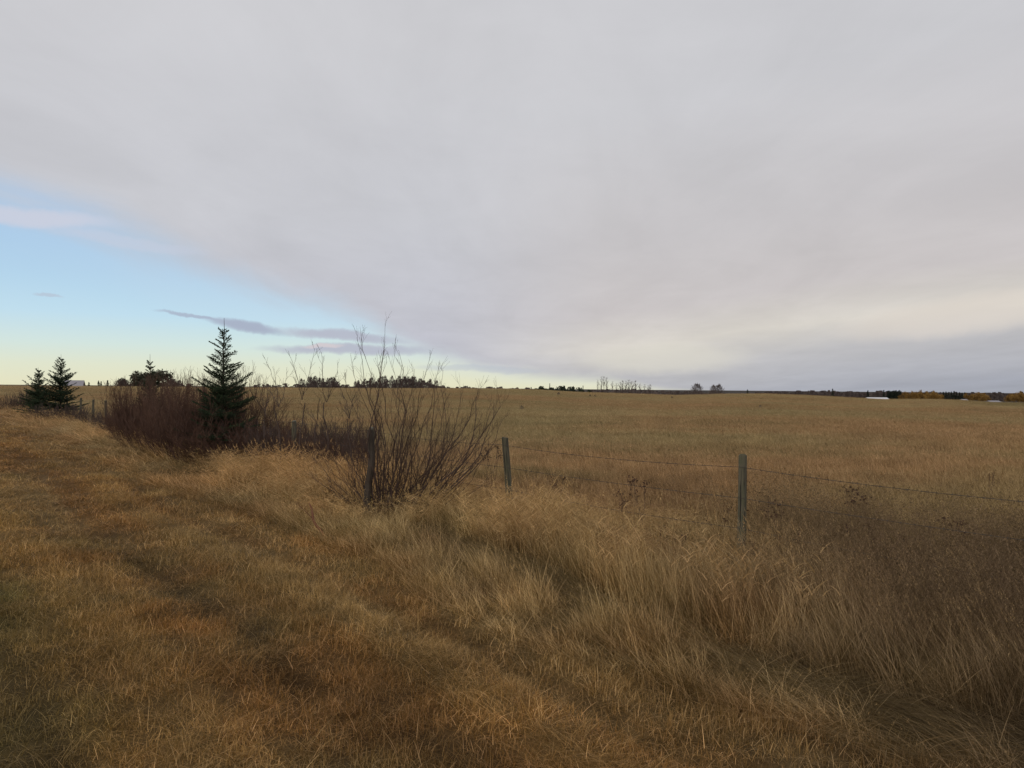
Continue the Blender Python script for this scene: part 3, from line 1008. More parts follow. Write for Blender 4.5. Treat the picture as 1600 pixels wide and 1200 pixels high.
for q in range(18):
    T.append(((rr.uniform(-.5, -.1), rr.uniform(-.25, .25)), (rr.uniform(470, 560), rr.uniform(640, 760)), 11.3 + rr.uniform(-.5, .5), rr.uniform(0, .6), rr.uniform(.004, .007)))
T.append(((-.18, .0), (592, 482), 11.35, .0, .017)); T.append(((-.17, .03), (574, 486), 11.35, .1, .012)); T.append(((-.15, .03), (634, 512), 11.35, .5, .011))
willow = shrub_from_tips('willow_shrub', base0, T, M_TWIG_WILLOW, rr)
mb = MB()
tb = at(572, 800, 11.3); tb.z = float(H(tb.x, tb.y))
pp_ = [tb - base0 + Vector((0, 0, -.05)), at(574, 778, 11.3) - base0, at(576, 755, 11.32) - base0, at(580, 730, 11.3) - base0, at(581, 705, 11.35) - base0, at(579, 685, 11.35) - base0, at(578, 671, 11.35) - base0]
mb.tube(pp_, [.070, .060, .052, .056, .047, .052, .045], 10, .6, cap=True)
for q_ in range(4):
    mb.tube([pp_[-2], pp_[-1] + Vector((rr.gauss(0, .02), rr.gauss(0, .02), .02 + .03 * rr.random()))], [.016, .004], 4, .9)
link('cut_trunk', mb.mesh('cut_trunk', [vary_material('grey_bark', (.032, .026, .021), (.10, .082, .064), noise_scale=25)]), willow)
tag(willow, 'large bare willow shrub leaning right, between the two fence posts left of centre', 'shrub')

# bare saplings to its left
sap = [(433, 752, 560, 15.6, 'thin bare sapling with forked arching top just right of the dark thicket', [(420, 566), (452, 588), (412, 600)]),
       (470, 745, 545, 16.3, 'bare sapling forking in a wide V beside the shortest visible fence post', [(452, 553), (494, 545), (486, 600)]),
       (508, 742, 555, 16.0, 'bare sapling with one long twig arching over to the right', [(500, 550), (530, 580), (516, 600)]),
       (544, 748, 600, 15.2, 'low twiggy bare sapling close to the left side of the willow', [(530, 600), (556, 612), (536, 640)]),
       (494, 750, 622, 16.8, 'short straight bare sapling half hidden between two taller ones', [(498, 622), (486, 650)]),
       (412, 748, 600, 17.0, 'slender bare sapling touching the right edge of the spruce', [(404, 590), (424, 612), (392, 610)])]
for k, (bx, by, ty, Y, lab, tips) in enumerate(sap):
    rr = random.Random(100 + k)
    b = at(bx, 600, Y); b.z = float(H(b.x, b.y))
    o = empty('bare_sapling', b)
    mb = MB()
    fork = at(bx + 2, (by + ty) / 2 - 20, Y) - b
    main = stem_path((0, 0, -.03), fork, .1, rr, 6)
    mb.tube(main, [.017 - .0012 * i for i in range(7)], 5, .4)
    link('stem', mb.mesh('stem', [M_TWIG_GREY]), o)
    for (tx, tyy) in tips:
        mb = MB()
        e = at(tx, tyy, Y + rr.uniform(-.4, .4)) - b
        pth = stem_path(fork, e, -.4, rr, 6)
        twigs(mb, pth, .008, .0025, rr, 6, .38, 2, .6, .1, .0024)
        link('branch', mb.mesh('branch', [M_TWIG_GREY]), o)
    tw_mb = MB()
    twigs(tw_mb, main, .006, .003, rr, 8, .4, 2, .9, .35, .0024)
    link('twigs', tw_mb.mesh('twigs', [M_TWIG_GREY]), o)
    tag(o, lab, 'sapling', 'bare saplings between spruce and willow')


def bush_mesh(seed, hgt, wid, stems, mat, tw=6, tl=.5, depth=1, rmin=.004, r0=.008):
    rr = random.Random(seed)
    mb = MB()
    for s_ in range(stems):
        a = rr.uniform(0, 6.28); q = wid * math.sqrt(rr.random())
        p0 = Vector((q * .35 * math.cos(a), q * .35 * math.sin(a), -.05))
        p1 = Vector((q * math.cos(a), q * math.sin(a), hgt * rr.uniform(.3, 1.08) * (1 - .25 * q / wid)))
        twigs(mb, stem_path(p0, p1, .3, rr, 5), r0, rmin, rr, tw, tl, depth, .6, .25, rmin)
    return mb.mesh('bush', [mat])


red_bush = [bush_mesh(200 + i, 2.1, .95, 44, M_TWIG_RED, 9, .5, 2, .0026, .0075) for i in range(4)]
spots = [  # (px, Y, scale z, label)
    (370, 18.0, .48, 'low brown bush in front of the right foot of the tall spruce'),
    (334, 18.2, .55, 'low brown bush in front of the left foot of the tall spruce'),
    (395, 19.8, .88, 'low red brown bare bush at the right foot of the tall spruce'),
    (372, 20.2, 1.12, 'red brown bare bush directly behind the right half of the tall spruce'),
    (352, 20.8, 1.12, 'red brown bare bush hidden behind the trunk of the tall spruce'),
    (330, 19.6, 1.05, 'red brown bare bush left of the tall spruce trunk, behind pale grass heads'),
    (312, 21.2, 1.05, 'upright red brown bare bush touching the left branches of the tall spruce'),
    (292, 20.2, .90, 'red brown bare bush, second to the left from the tall spruce'),
    (274, 22.0, 1.10, 'tall red brown bare bush under the right end of the round distant crowns'),
    (306, 18.6, .80, 'brown bush at the front of the thicket, two steps left of the tall spruce'),
    (276, 19.0, .78, 'brown bush at the front of the thicket, below the right end of the round crowns'),
    (402, 18.8, .62, 'brown bush with spreading twigs at the right flank of the tall spruce'),
    (262, 20.6, .80, 'short dark bush jutting forward at the front of the thicket'),
    (252, 23.0, 1.10, 'dark red bare bush right of the small spruce tip, mid thicket'),
    (236, 23.8, 1.12, 'dark red bare bush right in front of the small spruce tip'),
    (222, 23.0, 1.0, 'dark red bare bush just left of the small spruce tip'),
    (208, 24.6, 1.05, 'dark bare bush next to the left end of the thicket'),
    (196, 26.0, .95, 'leftmost bush of the dark red thicket'),
    (240, 21.4, .85, 'dense low bush at the front of the thicket, above orange grass'),
    (300, 23.4, 1.1, 'rear red brown bush seen between the round crowns and the tall spruce'),
    (336, 23.8, 1.12, 'rear red brown bush whose twigs top the left side of the tall spruce')]
for k, (px, Y, sz, lab) in enumerate(spots):
    p = at(px, 600, Y); p.z = float(H(p.x, p.y))
    o = link('bare_bush', red_bush[k % 4])
    o.location = p; o.rotation_euler = (0, 0, k * 1.7); o.scale = (1.05, 1.05, sz * 1.06)
    tag(o, lab, 'bush', 'dark red bushes of the thicket')

for k, (px, Y, sz, lab) in enumerate((
        (414, 18.4, .58, 'red brown bush between the tall spruce and the first bare sapling'), (430, 17.8, .50, 'low red brown bush in pale grass, left of the shorter fence post'),
        (458, 19.4, .70, 'red brown bush behind the shorter fence post'), (480, 16.6, .48, 'low red brown bush under the V forked sapling'),
        (506, 17.2, .55, 'red brown bush behind the sapling with the arched twig'), (530, 16.2, .48, 'low red brown bush nearest to the willow on its left'),
        (550, 17.4, .55, 'red brown bush behind the left stems of the willow'))):
    p = at(px, 600, Y); p.z = float(H(p.x, p.y))
    o = link('bare_bush', red_bush[(k + 1) % 4])
    o.location = p; o.rotation_euler = (0, 0, k * 2.3 + 1); o.scale = (.72, .72, sz * .9)
    tag(o, lab, 'bush', 'red brown bushes between spruce and willow')

grey_bush = [bush_mesh(230 + i, 1.15, .8, 60, M_TWIG_GREY, 6, .4, 1, .0045, .006) for i in range(3)]
gspots = [
    (432, 17.6, .95, 'brown twiggy bush rising between the forked sapling and the shorter post'), (488, 17.2, .9, 'brown twiggy bush between the V forked and the arched saplings'),
    (524, 16.8, .85, 'brown twiggy bush at the foot of the sapling nearest the willow'), (400, 18.2, .95, 'brown twiggy bush at the right foot of the tall spruce'),
    (418, 19.5, 1.1, 'low grey twiggy bush right of the thicket'), (446, 20.5, .9, 'low grey bush just left of the shorter fence post'),
    (476, 19.8, 1.0, 'low grey bush behind the V forked sapling'), (505, 20.6, 1.0, 'low grey bush behind the sapling with the arched twig'),
    (532, 19.6, .95, 'low grey bush in front of open field, left of the willow'), (558, 20.2, .9, 'low grey bush seen through the left willow stems'),
    (176, 30, .95, 'low purple grey bush at the foot of the thicket, right of the far posts'), (156, 33, .8, 'small purple grey bush below the middle far fence post'),
    (132, 36, .8, 'small purple grey bush below the leftmost far fence post'), (112, 38, .9, 'purple grey bush right of the pair of spruces'),
    (88, 38, .9, 'purple grey bush in front of the taller left spruce'), (62, 39, .85, 'purple grey bush in front of the smaller left spruce'),
    (30, 50, 1.3, 'pale brown bush left of the pair of spruces'), (8, 52, 1.2, 'pale brown bush at the left end of the fence line'),
    (188, 28, 1.1, 'purple grey bush at the left foot of the thicket'), (48, 54, 1.5, 'brown bush close behind the smaller left spruce')]
for k, (px, Y, sz, lab) in enumerate(gspots):
    p = at(px, 600, Y); p.z = float(H(p.x, p.y))
    o = link('bare_bush', grey_bush[k % 3])
    o.location = p; o.rotation_euler = (0, 0, k * 2.1); s_ = 1.0 + max(0, (Y - 25) * .012)
    o.scale = (s_, s_, sz)
    tag(o, lab, 'bush', 'low grey bushes along the fence')


# ------------------------------------------------------------------ spruces
def spruce(name, base, hgt, half, seed, label, top_frac=.3, needle=.020, dens=1.0, droop=.0, wild=.12):
    rr = random.Random(seed)
    o = empty(name, base)
    t = MB()
    trunk = [Vector((rr.gauss(0, .012), rr.gauss(0, .012), hgt * i / 9)) for i in range(10)]
    trunk[0] = Vector((0, 0, -.1))
    t.tube(trunk, [.045 * hgt / 3.5 * (1 - i / 9) + .004 for i in range(10)], 7, .4)
    link('trunk', t.mesh('trunk', [M_BARK]), o)
    br = MB(); nd = MB()

    def needles(a, b, ln, n, val):
        d = (b - a); L = d.length
        if L < 1e-5: return
        d.normalize()
        for q in range(n):
            p = a.lerp(b, rr.random())
            ax = Vector((rr.gauss(0, 1), rr.gauss(0, 1), rr.gauss(0, 1))); ax = (ax - d * ax.dot(d)).normalized()
            dn = (ax + d * .8).normalized() * ln * rr.uniform(.7, 1.2)
            sd = d.cross(ax) * ln * .24
            nd.tri((p - sd)[:], (p + sd)[:], (p + dn)[:], min(1, max(0, val + rr.gauss(0, .2))))
    z = .10 * hgt
    # leader
    needles(trunk[8], trunk[9], needle * .45, int(40 * dens), .5)
    needles(trunk[7], trunk[8], needle * .6, int(60 * dens), .5)
    while z < hgt * .90:
        t_ = z / hgt
        env = half * min(1.0, (1 - t_) ** .85 * 1.12 + .02)
        nb = rr.choice([6, 7, 8]) if t_ < .6 else rr.choice([4, 5])
        elev = R(-8) + R(58) * t_ ** 1.3 - droop * (1 - t_)
        ph = rr.uniform(0, 6.28)
        for k in range(nb):
            a = ph + 6.28 * k / nb + rr.gauss(0, .2)
            L = env * rr.uniform(.5, 1.15) * (1 + (rr.random() < .12) * wild * 3)
            e = elev + rr.gauss(0, .12)
            d = Vector((math.cos(a) * math.cos(e), math.sin(a) * math.cos(e), math.sin(e)))
            p = Vector((0, 0, z + rr.uniform(-.022, .022) * hgt)); pp = [p]; n = 5
            for s_ in range(n):
                d = (d + Vector((0, 0, .07 if t_ < .6 else .03))).normalized()
                p = p + d * L / n; pp.append(p)
            br.tube(pp, [.010 * (1 - .8 * i / n) * (hgt / 3.5) for i in range(n + 1)], 3, .3)
            val = .35 + .3 * rr.random()
            for i in range(n):
                needles(pp[i], pp[i + 1], needle, int(34 * dens * max(.5, L * 1.6)), val)
            nbt = max(4, int(L * 17 * dens))
            for q in range(nbt):
                f = .15 + .83 * q / nbt
                fi = f * n; i = min(int(fi), n - 1); c = pp[i].lerp(pp[i + 1], fi - i)
                side = 1 if q % 2 else -1
                dd = (d * .75 + Vector((-d.y, d.x, 0)).normalized() * side * rr.uniform(.6, 1) + Vector((0, 0, rr.gauss(-.05, .12)))).normalized()
                l2 = L * .36 * (1.1 - f) + .05
                e2_ = c + dd * l2
                br.tube([c, e2_], [.004, .002], 3, .3)
                needles(c, e2_, needle, int(32 * dens * max(.6, l2 * 5)), val)
        z += hgt * rr.uniform(.026, .044) * (1.0 if t_ < .7 else 1.35)
    co = link('crown', nd.mesh('crown', [M_NEEDLE]), o)
    link('branches', br.mesh('branches', [M_BARK]), o)
    tag(o, label, 'spruce')
    return o


def place_spruce(px, Y, top_py, half_px, seed, label, **kw):
    b = at(px, 600, Y); b.z = float(H(b.x, b.y))
    top = at(px, top_py, Y).z
    return spruce('spruce_tree', b, top - b.z, half_px / F_PX * Y, seed, label, **kw)


place_spruce(349, 18.9, 497, 60, 1, 'tallest spruce with a bare thin leader, standing in the red brown thicket', dens=1.45, needle=.028)
place_spruce(95, 43.0, 553, 37, 2, 'taller of the two spruces at the far left, the right one', dens=.55, needle=.055)
place_spruce(60, 42.0, 574, 30, 3, 'smaller of the two spruces at the far left, the left one', dens=.55, needle=.055)
place_spruce(234, 31.0, 553, 26, 4, 'small spruce whose tip rises behind the dark thicket', dens=.7, needle=.04)


# ------------------------------------------------------------------ dark headed weeds and other small things
def seed_weed(seed, hgt, heads):
    rr = random.Random(seed)
    st = MB(); hd = MB()
    for s_ in range(heads):
        e = Vector((rr.gauss(0, .16), rr.gauss(0, .10), hgt * rr.uniform(.8, 1.05)))
        pth = stem_path((rr.gauss(0, .03), rr.gauss(0, .03), -.02), e, .2, rr, 5)
        st.tube(pth, [.004, .0038, .0034, .003, .0026, .002], 4, .3)
        for q in range(9):
            c = pth[-1] + Vector((rr.gauss(0, .045), rr.gauss(0, .045), rr.gauss(.0, .035)))
            st.tube([pth[-2].lerp(pth[-1], rr.random()), c], [.0016, .001], 3, .2)
            for z in range(7):
                d = [Vector((rr.gauss(0, .010), rr.gauss(0, .010), rr.gauss(0, .010))) for _ in range(3)]
                hd.tri((c + d[0])[:], (c + d[1])[:], (c + d[2])[:], rr.random())
    return st.mesh('stalks', [M_STALK]), hd.mesh('seed_heads', [M_HEAD])


weeds = [seed_weed(300 + i, 1.0, 4 + i) for i in range(4)]
wspots = [
    (1140, 788, 8.6, .78, 'dark headed weed touching the left side of the nearest fence post'),
    (1218, 775, 8.3, .82, 'dark headed weed just right of the nearest fence post'),
    (1238, 828, 7.8, .60, 'low dark headed weed right of the nearest post, below its neighbour'),
    (1005, 745, 9.4, .86, 'tallest dark weed midway between the two nearest fence posts'),
    (975, 775, 9.6, .62, 'small dark weed left of the tallest weed between the posts'),
    (1040, 830, 8.6, .52, 'low dark weed lower right of the tallest weed between the posts'),
    (1065, 838, 8.2, .48, 'low dark weed in pale grass left of the nearest post'),
    (868, 742, 10.6, .70, 'red brown weed just right of the second fence post'),
    (1360, 812, 7.6, .62, 'dark weed under the middle wire at the right'),
    (1322, 752, 8.4, .98, 'single dark weed caught on the top wire at the right'),
    (1498, 800, 7.6, .66, 'dark weed below the top wire near the right edge'),
    (1548, 720, 12.2, .92, 'thin dark stalk alone in the field near the right edge'),
    (1405, 850, 7.0, .50, 'low dark weed deep in the grey weeds at the right'),
    (1560, 880, 6.3, .48, 'dark weed at the right edge below the wires'),
    (770, 690, 12.5, .75, 'thin weed left of the second fence post, behind the willow tips'),
    (1180, 870, 7.6, .42, 'low weed at the foot of the nearest fence post')]
for k, (px, py, Y, hg, lab) in enumerate(wspots):
    p = at(px, 600, Y); p.z = float(H(p.x, p.y))
    o = empty('seed_head_weed', p, k * 1.1)
    for nm, me in zip(('stalks', 'seed_heads'), weeds[k % 4]):
        c = link(nm, me, o)
        if nm == 'seed_heads': tag(c, kind='stuff')
    hz_ = max(.35, (at(px, py, Y).z - p.z) * .88)
    o.scale = (min(1.0, hz_ + .2) * (.3 if px == 1548 else .8),) * 2 + (hz_ * (.8 if px == 1548 else 1),)
    tag(o, lab, 'weed', 'dark headed weeds by the fence')

# rusty fallen branch in the grass
mb = MB(); rr = random.Random(5)
b0 = at(508, 845, 9.6); b0.z = float(H(b0.x, b0.y)); b1 = at(480, 786, 10.1)
pth = stem_path((0, 0, .0), b1 - b0, .1, rr, 6)
mb.tube(pth, [.019, .018, .017, .016, .015, .012, .008], 6, .5, cap=True)
twigs(mb, stem_path(pth[3], pth[3] + Vector((-.25, .2, .16)), .2, rr, 4), .007, .003, rr, 4, .2, 1)
o = link('fallen_branch', mb.mesh('fallen_branch', [vary_material('rust_brown_bark', (.09, .035, .018), (.20, .085, .04), noise_scale=20)]))
o.location = b0
tag(o, 'rust brown dead branch leaning in grass left of the willow', 'branch')


# ------------------------------------------------------------------ far trees
def bare_tree_mesh(seed, hgt, wid, n, mat, crown0=.25, tsz=.28, trunks=1):
    """distance tree of height 1 unit scaled by hgt: trunk, limbs and a cloud of twig slivers"""
    rr = random.Random(seed)
    mb = MB()
    for tr in range(trunks):
        ox = rr.gauss(0, wid * .25) if trunks > 1 else 0
        mb.tube([(ox, 0, -1.0), (ox + rr.gauss(0, .1), 0, hgt * .5), (ox + rr.gauss(0, .2), 0, hgt * .95)], [hgt * .016, hgt * .011, hgt * .004], 4, .3)
    for k in range(9):
        a = rr.uniform(0, 6.28); z0 = hgt * rr.uniform(crown0, .7)
        mb.tube([(0, 0, z0), (wid * .7 * math.cos(a), wid * .7 * math.sin(a), z0 + hgt * .22)], [hgt * .008, hgt * .003], 3, .3)
    for q in range(n):
        t = rr.random() ** .8
        z = hgt * (crown0 + (1 - crown0) * t)
        w_ = wid * math.sqrt(max(0.02, 1 - t ** 1.6)) * (1 if rr.random() < .8 else 1.25)
        a = rr.uniform(0, 6.28); q_ = w_ * math.sqrt(rr.random())
        p = Vector((q_ * math.cos(a), q_ * math.sin(a), z))
        d = Vector((p.x * .4 + rr.gauss(0, .5), p.y * .4 + rr.gauss(0, .5), 1.0 + rr.random())).normalized() * tsz * rr.uniform(.8, 3.0)
        s_ = Vector((rr.gauss(0, 1), rr.gauss(0, 1), 0)).normalized() * tsz * rr.uniform(.12, .3)
        mb.tri((p - s_)[:], (p + s_)[:], (p + d)[:], rr.random())
    return mb.mesh('far_tree', [mat])


def leafy_tree_mesh(seed, hgt, wid, n, mat, crown0=.05, sz=.5):
    rr = random.Random(seed)
    mb = MB()
    mb.tube([(0, 0, -1), (0, 0, hgt * .7)], [hgt * .02, hgt * .008], 4, .2)
    lobes = [(Vector((rr.gauss(0, wid * .45), rr.gauss(0, wid * .45), hgt * rr.uniform(crown0 + .2, .82))), wid * rr.uniform(.35, .6), rr.random()) for _ in range(9)]
    for q in range(n):
        c, rad, lv = rr.choice(lobes)
        d = Vector((rr.gauss(0, 1), rr.gauss(0, 1), rr.gauss(0, 1))).normalized() * rad * rr.random() ** .4
        p = c + d
        if p.z > hgt * 1.02: p.z = hgt * rr.uniform(.8, 1.0)
        if p.z < 0: p.z = rr.uniform(0, hgt * .3)
        v = [Vector((rr.gauss(0, 1), rr.gauss(0, 1), rr.gauss(0, 1))) * sz * .6 for _ in range(3)]
        mb.tri((p + v[0])[:], (p + v[1])[:], (p + v[2])[:], min(1, max(0, lv * .6 + rr.random() * .4)))
    return mb.mesh('far_tree', [mat])


def conifer_mesh(seed, hgt, wid, mat, n=260):
    rr = random.Random(seed)
    mb = MB()
    mb.tube([(0, 0, -1), (0, 0, hgt)], [hgt * .015, hgt * .003], 4, .2)
    for q in range(n):
        t = rr.random() ** 1.2
        z = hgt * (.04 + .95 * t); w_ = wid * (1 - t) ** .9 * (.75 + .25 * math.sin(z * 9 / hgt * 3))
        a = rr.uniform(0, 6.28); q_ = w_ * rr.uniform(.1, 1)
        p = Vector((q_ * math.cos(a), q_ * math.sin(a), z))
        d = Vector((math.cos(a), math.sin(a), -.15)) * wid * .28
        s_ = Vector((-math.sin(a), math.cos(a), 0)) * wid * .16
        mb.tri((p - s_)[:], (p + s_)[:], (p + d)[:], rr.random())
        mb.tri(p[:], (p + d)[:], (p + Vector((0, 0, hgt * .05)))[:], rr.random())
    return mb.mesh('far_conifer', [mat])


# meshes of unit size 1 m high are scaled per tree
BARE = [bare_tree_mesh(400 + i, 10, 1.7, 420, M_FARDARK, .02, .42) for i in range(7)]
SPARSE = [bare_tree_mesh(420 + i, 10, 1.3, 55, M_FARDARK, .35, .34) for i in range(4)]
BUSHY = [bare_tree_mesh(440 + i, 5, 3.0, 650, M_FARDARK, .0, .40, 1) for i in range(3)]
OLIVE_T = [leafy_tree_mesh(460 + i, 8, 4.2, 1300, M_FAROLIVE, .0, .5) for i in range(3)]
GOLD_T = [leafy_tree_mesh(480 + i, 10, 5.0, 900, M_GOLD, .0, .7) for i in range(4)]
CON = [conifer_mesh(500 + i, 10, 2.4, M_FAREVER) for i in range(4)]
cnt = [0]


def far(name, meshes, mh, px, top_py, D, wscale, label, cat, group=None):
    b = at(px, 600, D); b.z = float(H(b.x, b.y))
    h = max(.8, at(px, top_py, D).z - b.z)
    cnt[0] += 1
    o = link(name, meshes[cnt[0] % len(meshes)])
    s_ = h / mh
    o.location = b; o.scale = (s_ * wscale, s_ * wscale, s_); o.rotation_euler = (0, 0, cnt[0] * 2.4)
    tag(o, label, cat, group)
    return o


fr = random.Random(77)
# greenish domes above the thicket
for px, tp, ws, lab in ((200, 590, 1.2, 'left olive crown of the round distant clump, lowest at its left end'), (216, 579, 1.3, 'olive crown left of the small spruce tip, in the round distant clump'),
                        (238, 580, 1.2, 'olive crown right behind the small spruce tip'), (255, 577, 1.35, 'roundest and tallest olive crown, right of the small spruce tip')):
    far('round_tree', OLIVE_T, 8, px, tp, 330, ws * .85, lab, 'tree', 'olive crowns of the round distant clump')
for px in (185, 193, 270, 280):  # low trees of twig slivers beside the domes
    far('low_tree', BUSHY, 5, px, 594 + fr.uniform(-1, 2), 320, 1.0, 'low dark tree at the edge of the round distant clump', 'bush', 'low trees round the round distant clump')
# grove 1
for k in range(16):
    px = 473 + k * 3.7 + fr.uniform(-3, 3)
    far('grove_tree', BARE, 10, px, 587.5 + 4 * abs(k - 8) / 8 + fr.choice([-1, 0, 0, 1, 3, 5]), 420 + fr.uniform(-20, 30), fr.uniform(.8, 1.5), 'bare grey tree of the smaller grove behind the saplings', 'tree', 'bare trees of the smaller grove behind the saplings')
# grove 2
for k in range(38):
    px = 552 + k * 3.5 + fr.uniform(-3, 3)
    t = abs(px - 622) / 66
    far('grove_tree', BARE, 10, px, 588 + 9 * t ** 2 + fr.choice([-1, 0, 0, 1, 2, 4, 6]), 430 + fr.uniform(-25, 35), fr.uniform(.85, 1.6), 'bare dark tree of the larger grove behind the willow', 'tree', 'bare trees of the larger grove behind the willow')
# bare tall trees centre
for px, tp in ((934, 594), (940, 589), (944, 588.5), (948, 590), (957, 597), (963, 599), (969, 597), (973, 595), (978, 596), (983, 594), (988, 596), (993, 595), (1000, 600), (1007, 601), (1013, 602), (1016, 601)):
    far('slender_tree', SPARSE, 10, px, tp, 380 + fr.uniform(-10, 20), 1.0 + .5 * (px > 950), 'slender bare tree of the loose row right of centre on the skyline', 'tree', 'slender bare trees on the skyline right of centre')
# two bushes
far('round_bush', BUSHY, 5, 1089, 601, 330, 1.0, 'pale grey bush on the skyline, left of the red brown one', 'bush')
far('round_bush', BUSHY, 5, 1115, 603, 330, .7, 'small thin grey bush between two rounder skyline bushes', 'bush')
far('round_bush', BUSHY, 5, 1123, 602, 325, .85, 'red brown bush on the skyline, right of the pale grey one', 'bush')
far('skyline_tree', CON, 10, 1168, 609, 420, 1.0, 'lone tiny conifer on the bare skyline right of the two bushes', 'tree')
# conifers that stand out
for px, tp, D, ws, lab in ((139, 597, 420, 1, 'faint small conifer right of the gabled house'), (154, 595, 420, 1, 'left conifer of the close pair on the left skyline'),
                           (158, 596, 420, .8, 'right conifer of the close pair on the left skyline'), (168, 594.5, 420, 1.0, 'lone conifer at the left end of the round distant clump'),
                           (859, 599, 480, .5, 'thin conifer standing on the low dark wood in the centre'), (896, 603.5, 480, 1.2, 'broad conifer near the right end of the low dark wood'),
                           (911, 602.5, 480, .5, 'thin conifer at the right end of the low dark wood'), (830, 605, 470, .9, 'small conifer left of the low dark wood'),
                           (1301, 607.5, 800, 1.0, 'lone tall conifer above the dark wood at the right'), (1356, 610, 800, 1.2, 'conifer above the left end of the long white roof'),
                           (1381, 609.5, 800, 1.0, 'conifer above the right half of the long white roof')):
    far('conifer', CON, 10, px, tp, D, ws, lab, 'tree')
for k in range(12):
    far('conifer', CON, 10, 1387 + k * 1.9, 610 + fr.uniform(-.5, 1.8), 810 + fr.uniform(-15, 15), 1.2, 'dark conifer of the close stand left of the golden trees', 'tree', 'dark conifers left of the golden trees')
for k in range(9):
    far('conifer', CON, 10, 1474 + k * 4.2, 612 + fr.uniform(-.8, 2), 815 + fr.uniform(-15, 15), 1.3, 'dark conifer between the two stands of golden trees', 'tree', 'dark conifers between the golden stands')
# golden trees
for k in range(15):
    px = 1412 + k * 4.1 + fr.uniform(-1, 1)
    far('golden_tree', GOLD_T, 10, px, 610 + (k % 5 == 4) * 1.5 + fr.uniform(-.8, 1.2) + abs(k - 5) * .12, 760 + fr.uniform(-15, 15), .8, 'golden tree of the long stand right of the white roof', 'tree', 'golden trees of the long stand')
for k in range(9):
    px = 1512 + k * 3.8 + fr.uniform(-1, 1)
    far('golden_tree', GOLD_T, 10, px, 612 + abs(k - 5) * .5 + fr.uniform(-.6, 1), 770 + fr.uniform(-15, 15), .8, 'golden tree of the short stand left of the grey roof', 'tree', 'golden trees of the short stand')
for k in range(7):
    px = 1576 + k * 4.5 + fr.uniform(-1, 1)
    far('golden_tree', GOLD_T, 10, px, 611.5 + max(0, 2 - k) * 1.2 + fr.uniform(-.4, .8), 770 + fr.uniform(-15, 15), .8, 'golden tree of the stand at the right edge', 'tree', 'golden trees at the right edge')


for grp in {o['group'] for o in COL.objects if o.get('category') == 'tree' and o.get('group')}:
    row = [o for o in COL.objects if o.get('group') == grp]
    labs = {o['label'] for o in row}
    if len(labs) > 1: continue
    row.sort(key=lambda o: o.location.x / o.location.y)
    lb = row[0]['label']
    for i, o in enumerate(row):
        o['label'] = ('leftmost ' if i == 0 else 'rightmost ' if i == len(row) - 1 else 'inner ') + lb


def far_wood(name, segs, D, mat, label, step=3.0, size=1.6, dz=.2, conif=.2):
    """distant wood that reads as one dark mass: many crowns of twigs in one stuff object"""
    rr = random.Random(hash(label) % 1000 if False else len(label))
    mb = MB()
    for (p0, t0, p1, t1) in segs:
        a = at(p0, 600, D); b = at(p1, 600, D)
        L = (b - a).length; n = int(L / step) + 1
        for k in range(n):
            f = (k + rr.random()) / n
            px = p0 + (p1 - p0) * f; tp = t0 + (t1 - t0) * f
            Dk = D + rr.uniform(-25, 25)
            c = at(px, 600, Dk); c.z = float(H(c.x, c.y))
            h = max(.5, at(px, tp, Dk).z - c.z) * (rr.uniform(.8, 1.15))
            wd = step * rr.uniform(1.0, 2.0)
            con = rr.random() < conif
            for q in range(int(26 + h * 11)):
                t = rr.random(); z = h * t
                ww = wd * ((1 - t) if con else math.sqrt(max(.05, 1 - t * t)))
                an = rr.uniform(0, 6.28); q_ = ww * rr.random()
                s_ = size * rr.uniform(.5, 1.1)
                p = c + Vector((q_ * math.cos(an), q_ * math.sin(an), z - .5))
                mb.tri((p - Vector((s_ * .5, 0, 0)))[:], (p + Vector((s_ * .5, rr.gauss(0, .4), 0)))[:], (p + Vector((rr.gauss(0, .4), rr.gauss(0, .4), min(s_ * 1.2, max(.2, h - z + .4)))))[:], rr.random())
    o = link(name, mb.mesh(name, [mat]))
    tag(o, label, 'wood', kind='stuff')


far_wood('distant_wood', [(-60, 598.5, 0, 598.5), (176, 599, 300, 599), (395, 600, 470, 600.5), (470, 601, 560, 601), (670, 601, 720, 603), (720, 604, 830, 605.5)], 520, M_FARDARK, 'low dark line of bare wood along the left skyline', 2.6, 1.1, conif=.05)
far_wood('distant_wood', [(474, 596.5, 500, 594), (500, 594, 532, 597), (556, 599, 590, 595), (590, 595, 660, 594), (660, 595, 692, 601)], 425, M_FARDARK, 'low dense brush filling the foot of the two bare groves', 1.8, .9, conif=0)
far_wood('distant_wood', [(835, 605, 850, 603.6), (850, 603.5, 895, 604.5), (895, 604.5, 925, 608)], 470, M_FAREVER, 'low dark wood in the centre of the skyline', 2.4, 1.1)
far_wood('distant_wood', [(920, 608.5, 1000, 608.6), (1000, 608.8, 1060, 611), (1060, 611, 1130, 611)], 560, M_FARDARK, 'thin dark wood below the slender skyline trees', 3, 1.3, conif=.05)
far_wood('distant_wood', [(1180, 612.5, 1230, 611), (1230, 611, 1310, 611), (1310, 611.3, 1350, 612.3), (1350, 612, 1400, 611), (1400, 612.5, 1480, 613), (1470, 613, 1580, 613.5), (1580, 613, 1720, 614)], 900, M_FAROLIVE if False else M_FARDARK,
         'long dark wood along the right skyline', 4, 2.2, conif=.35)

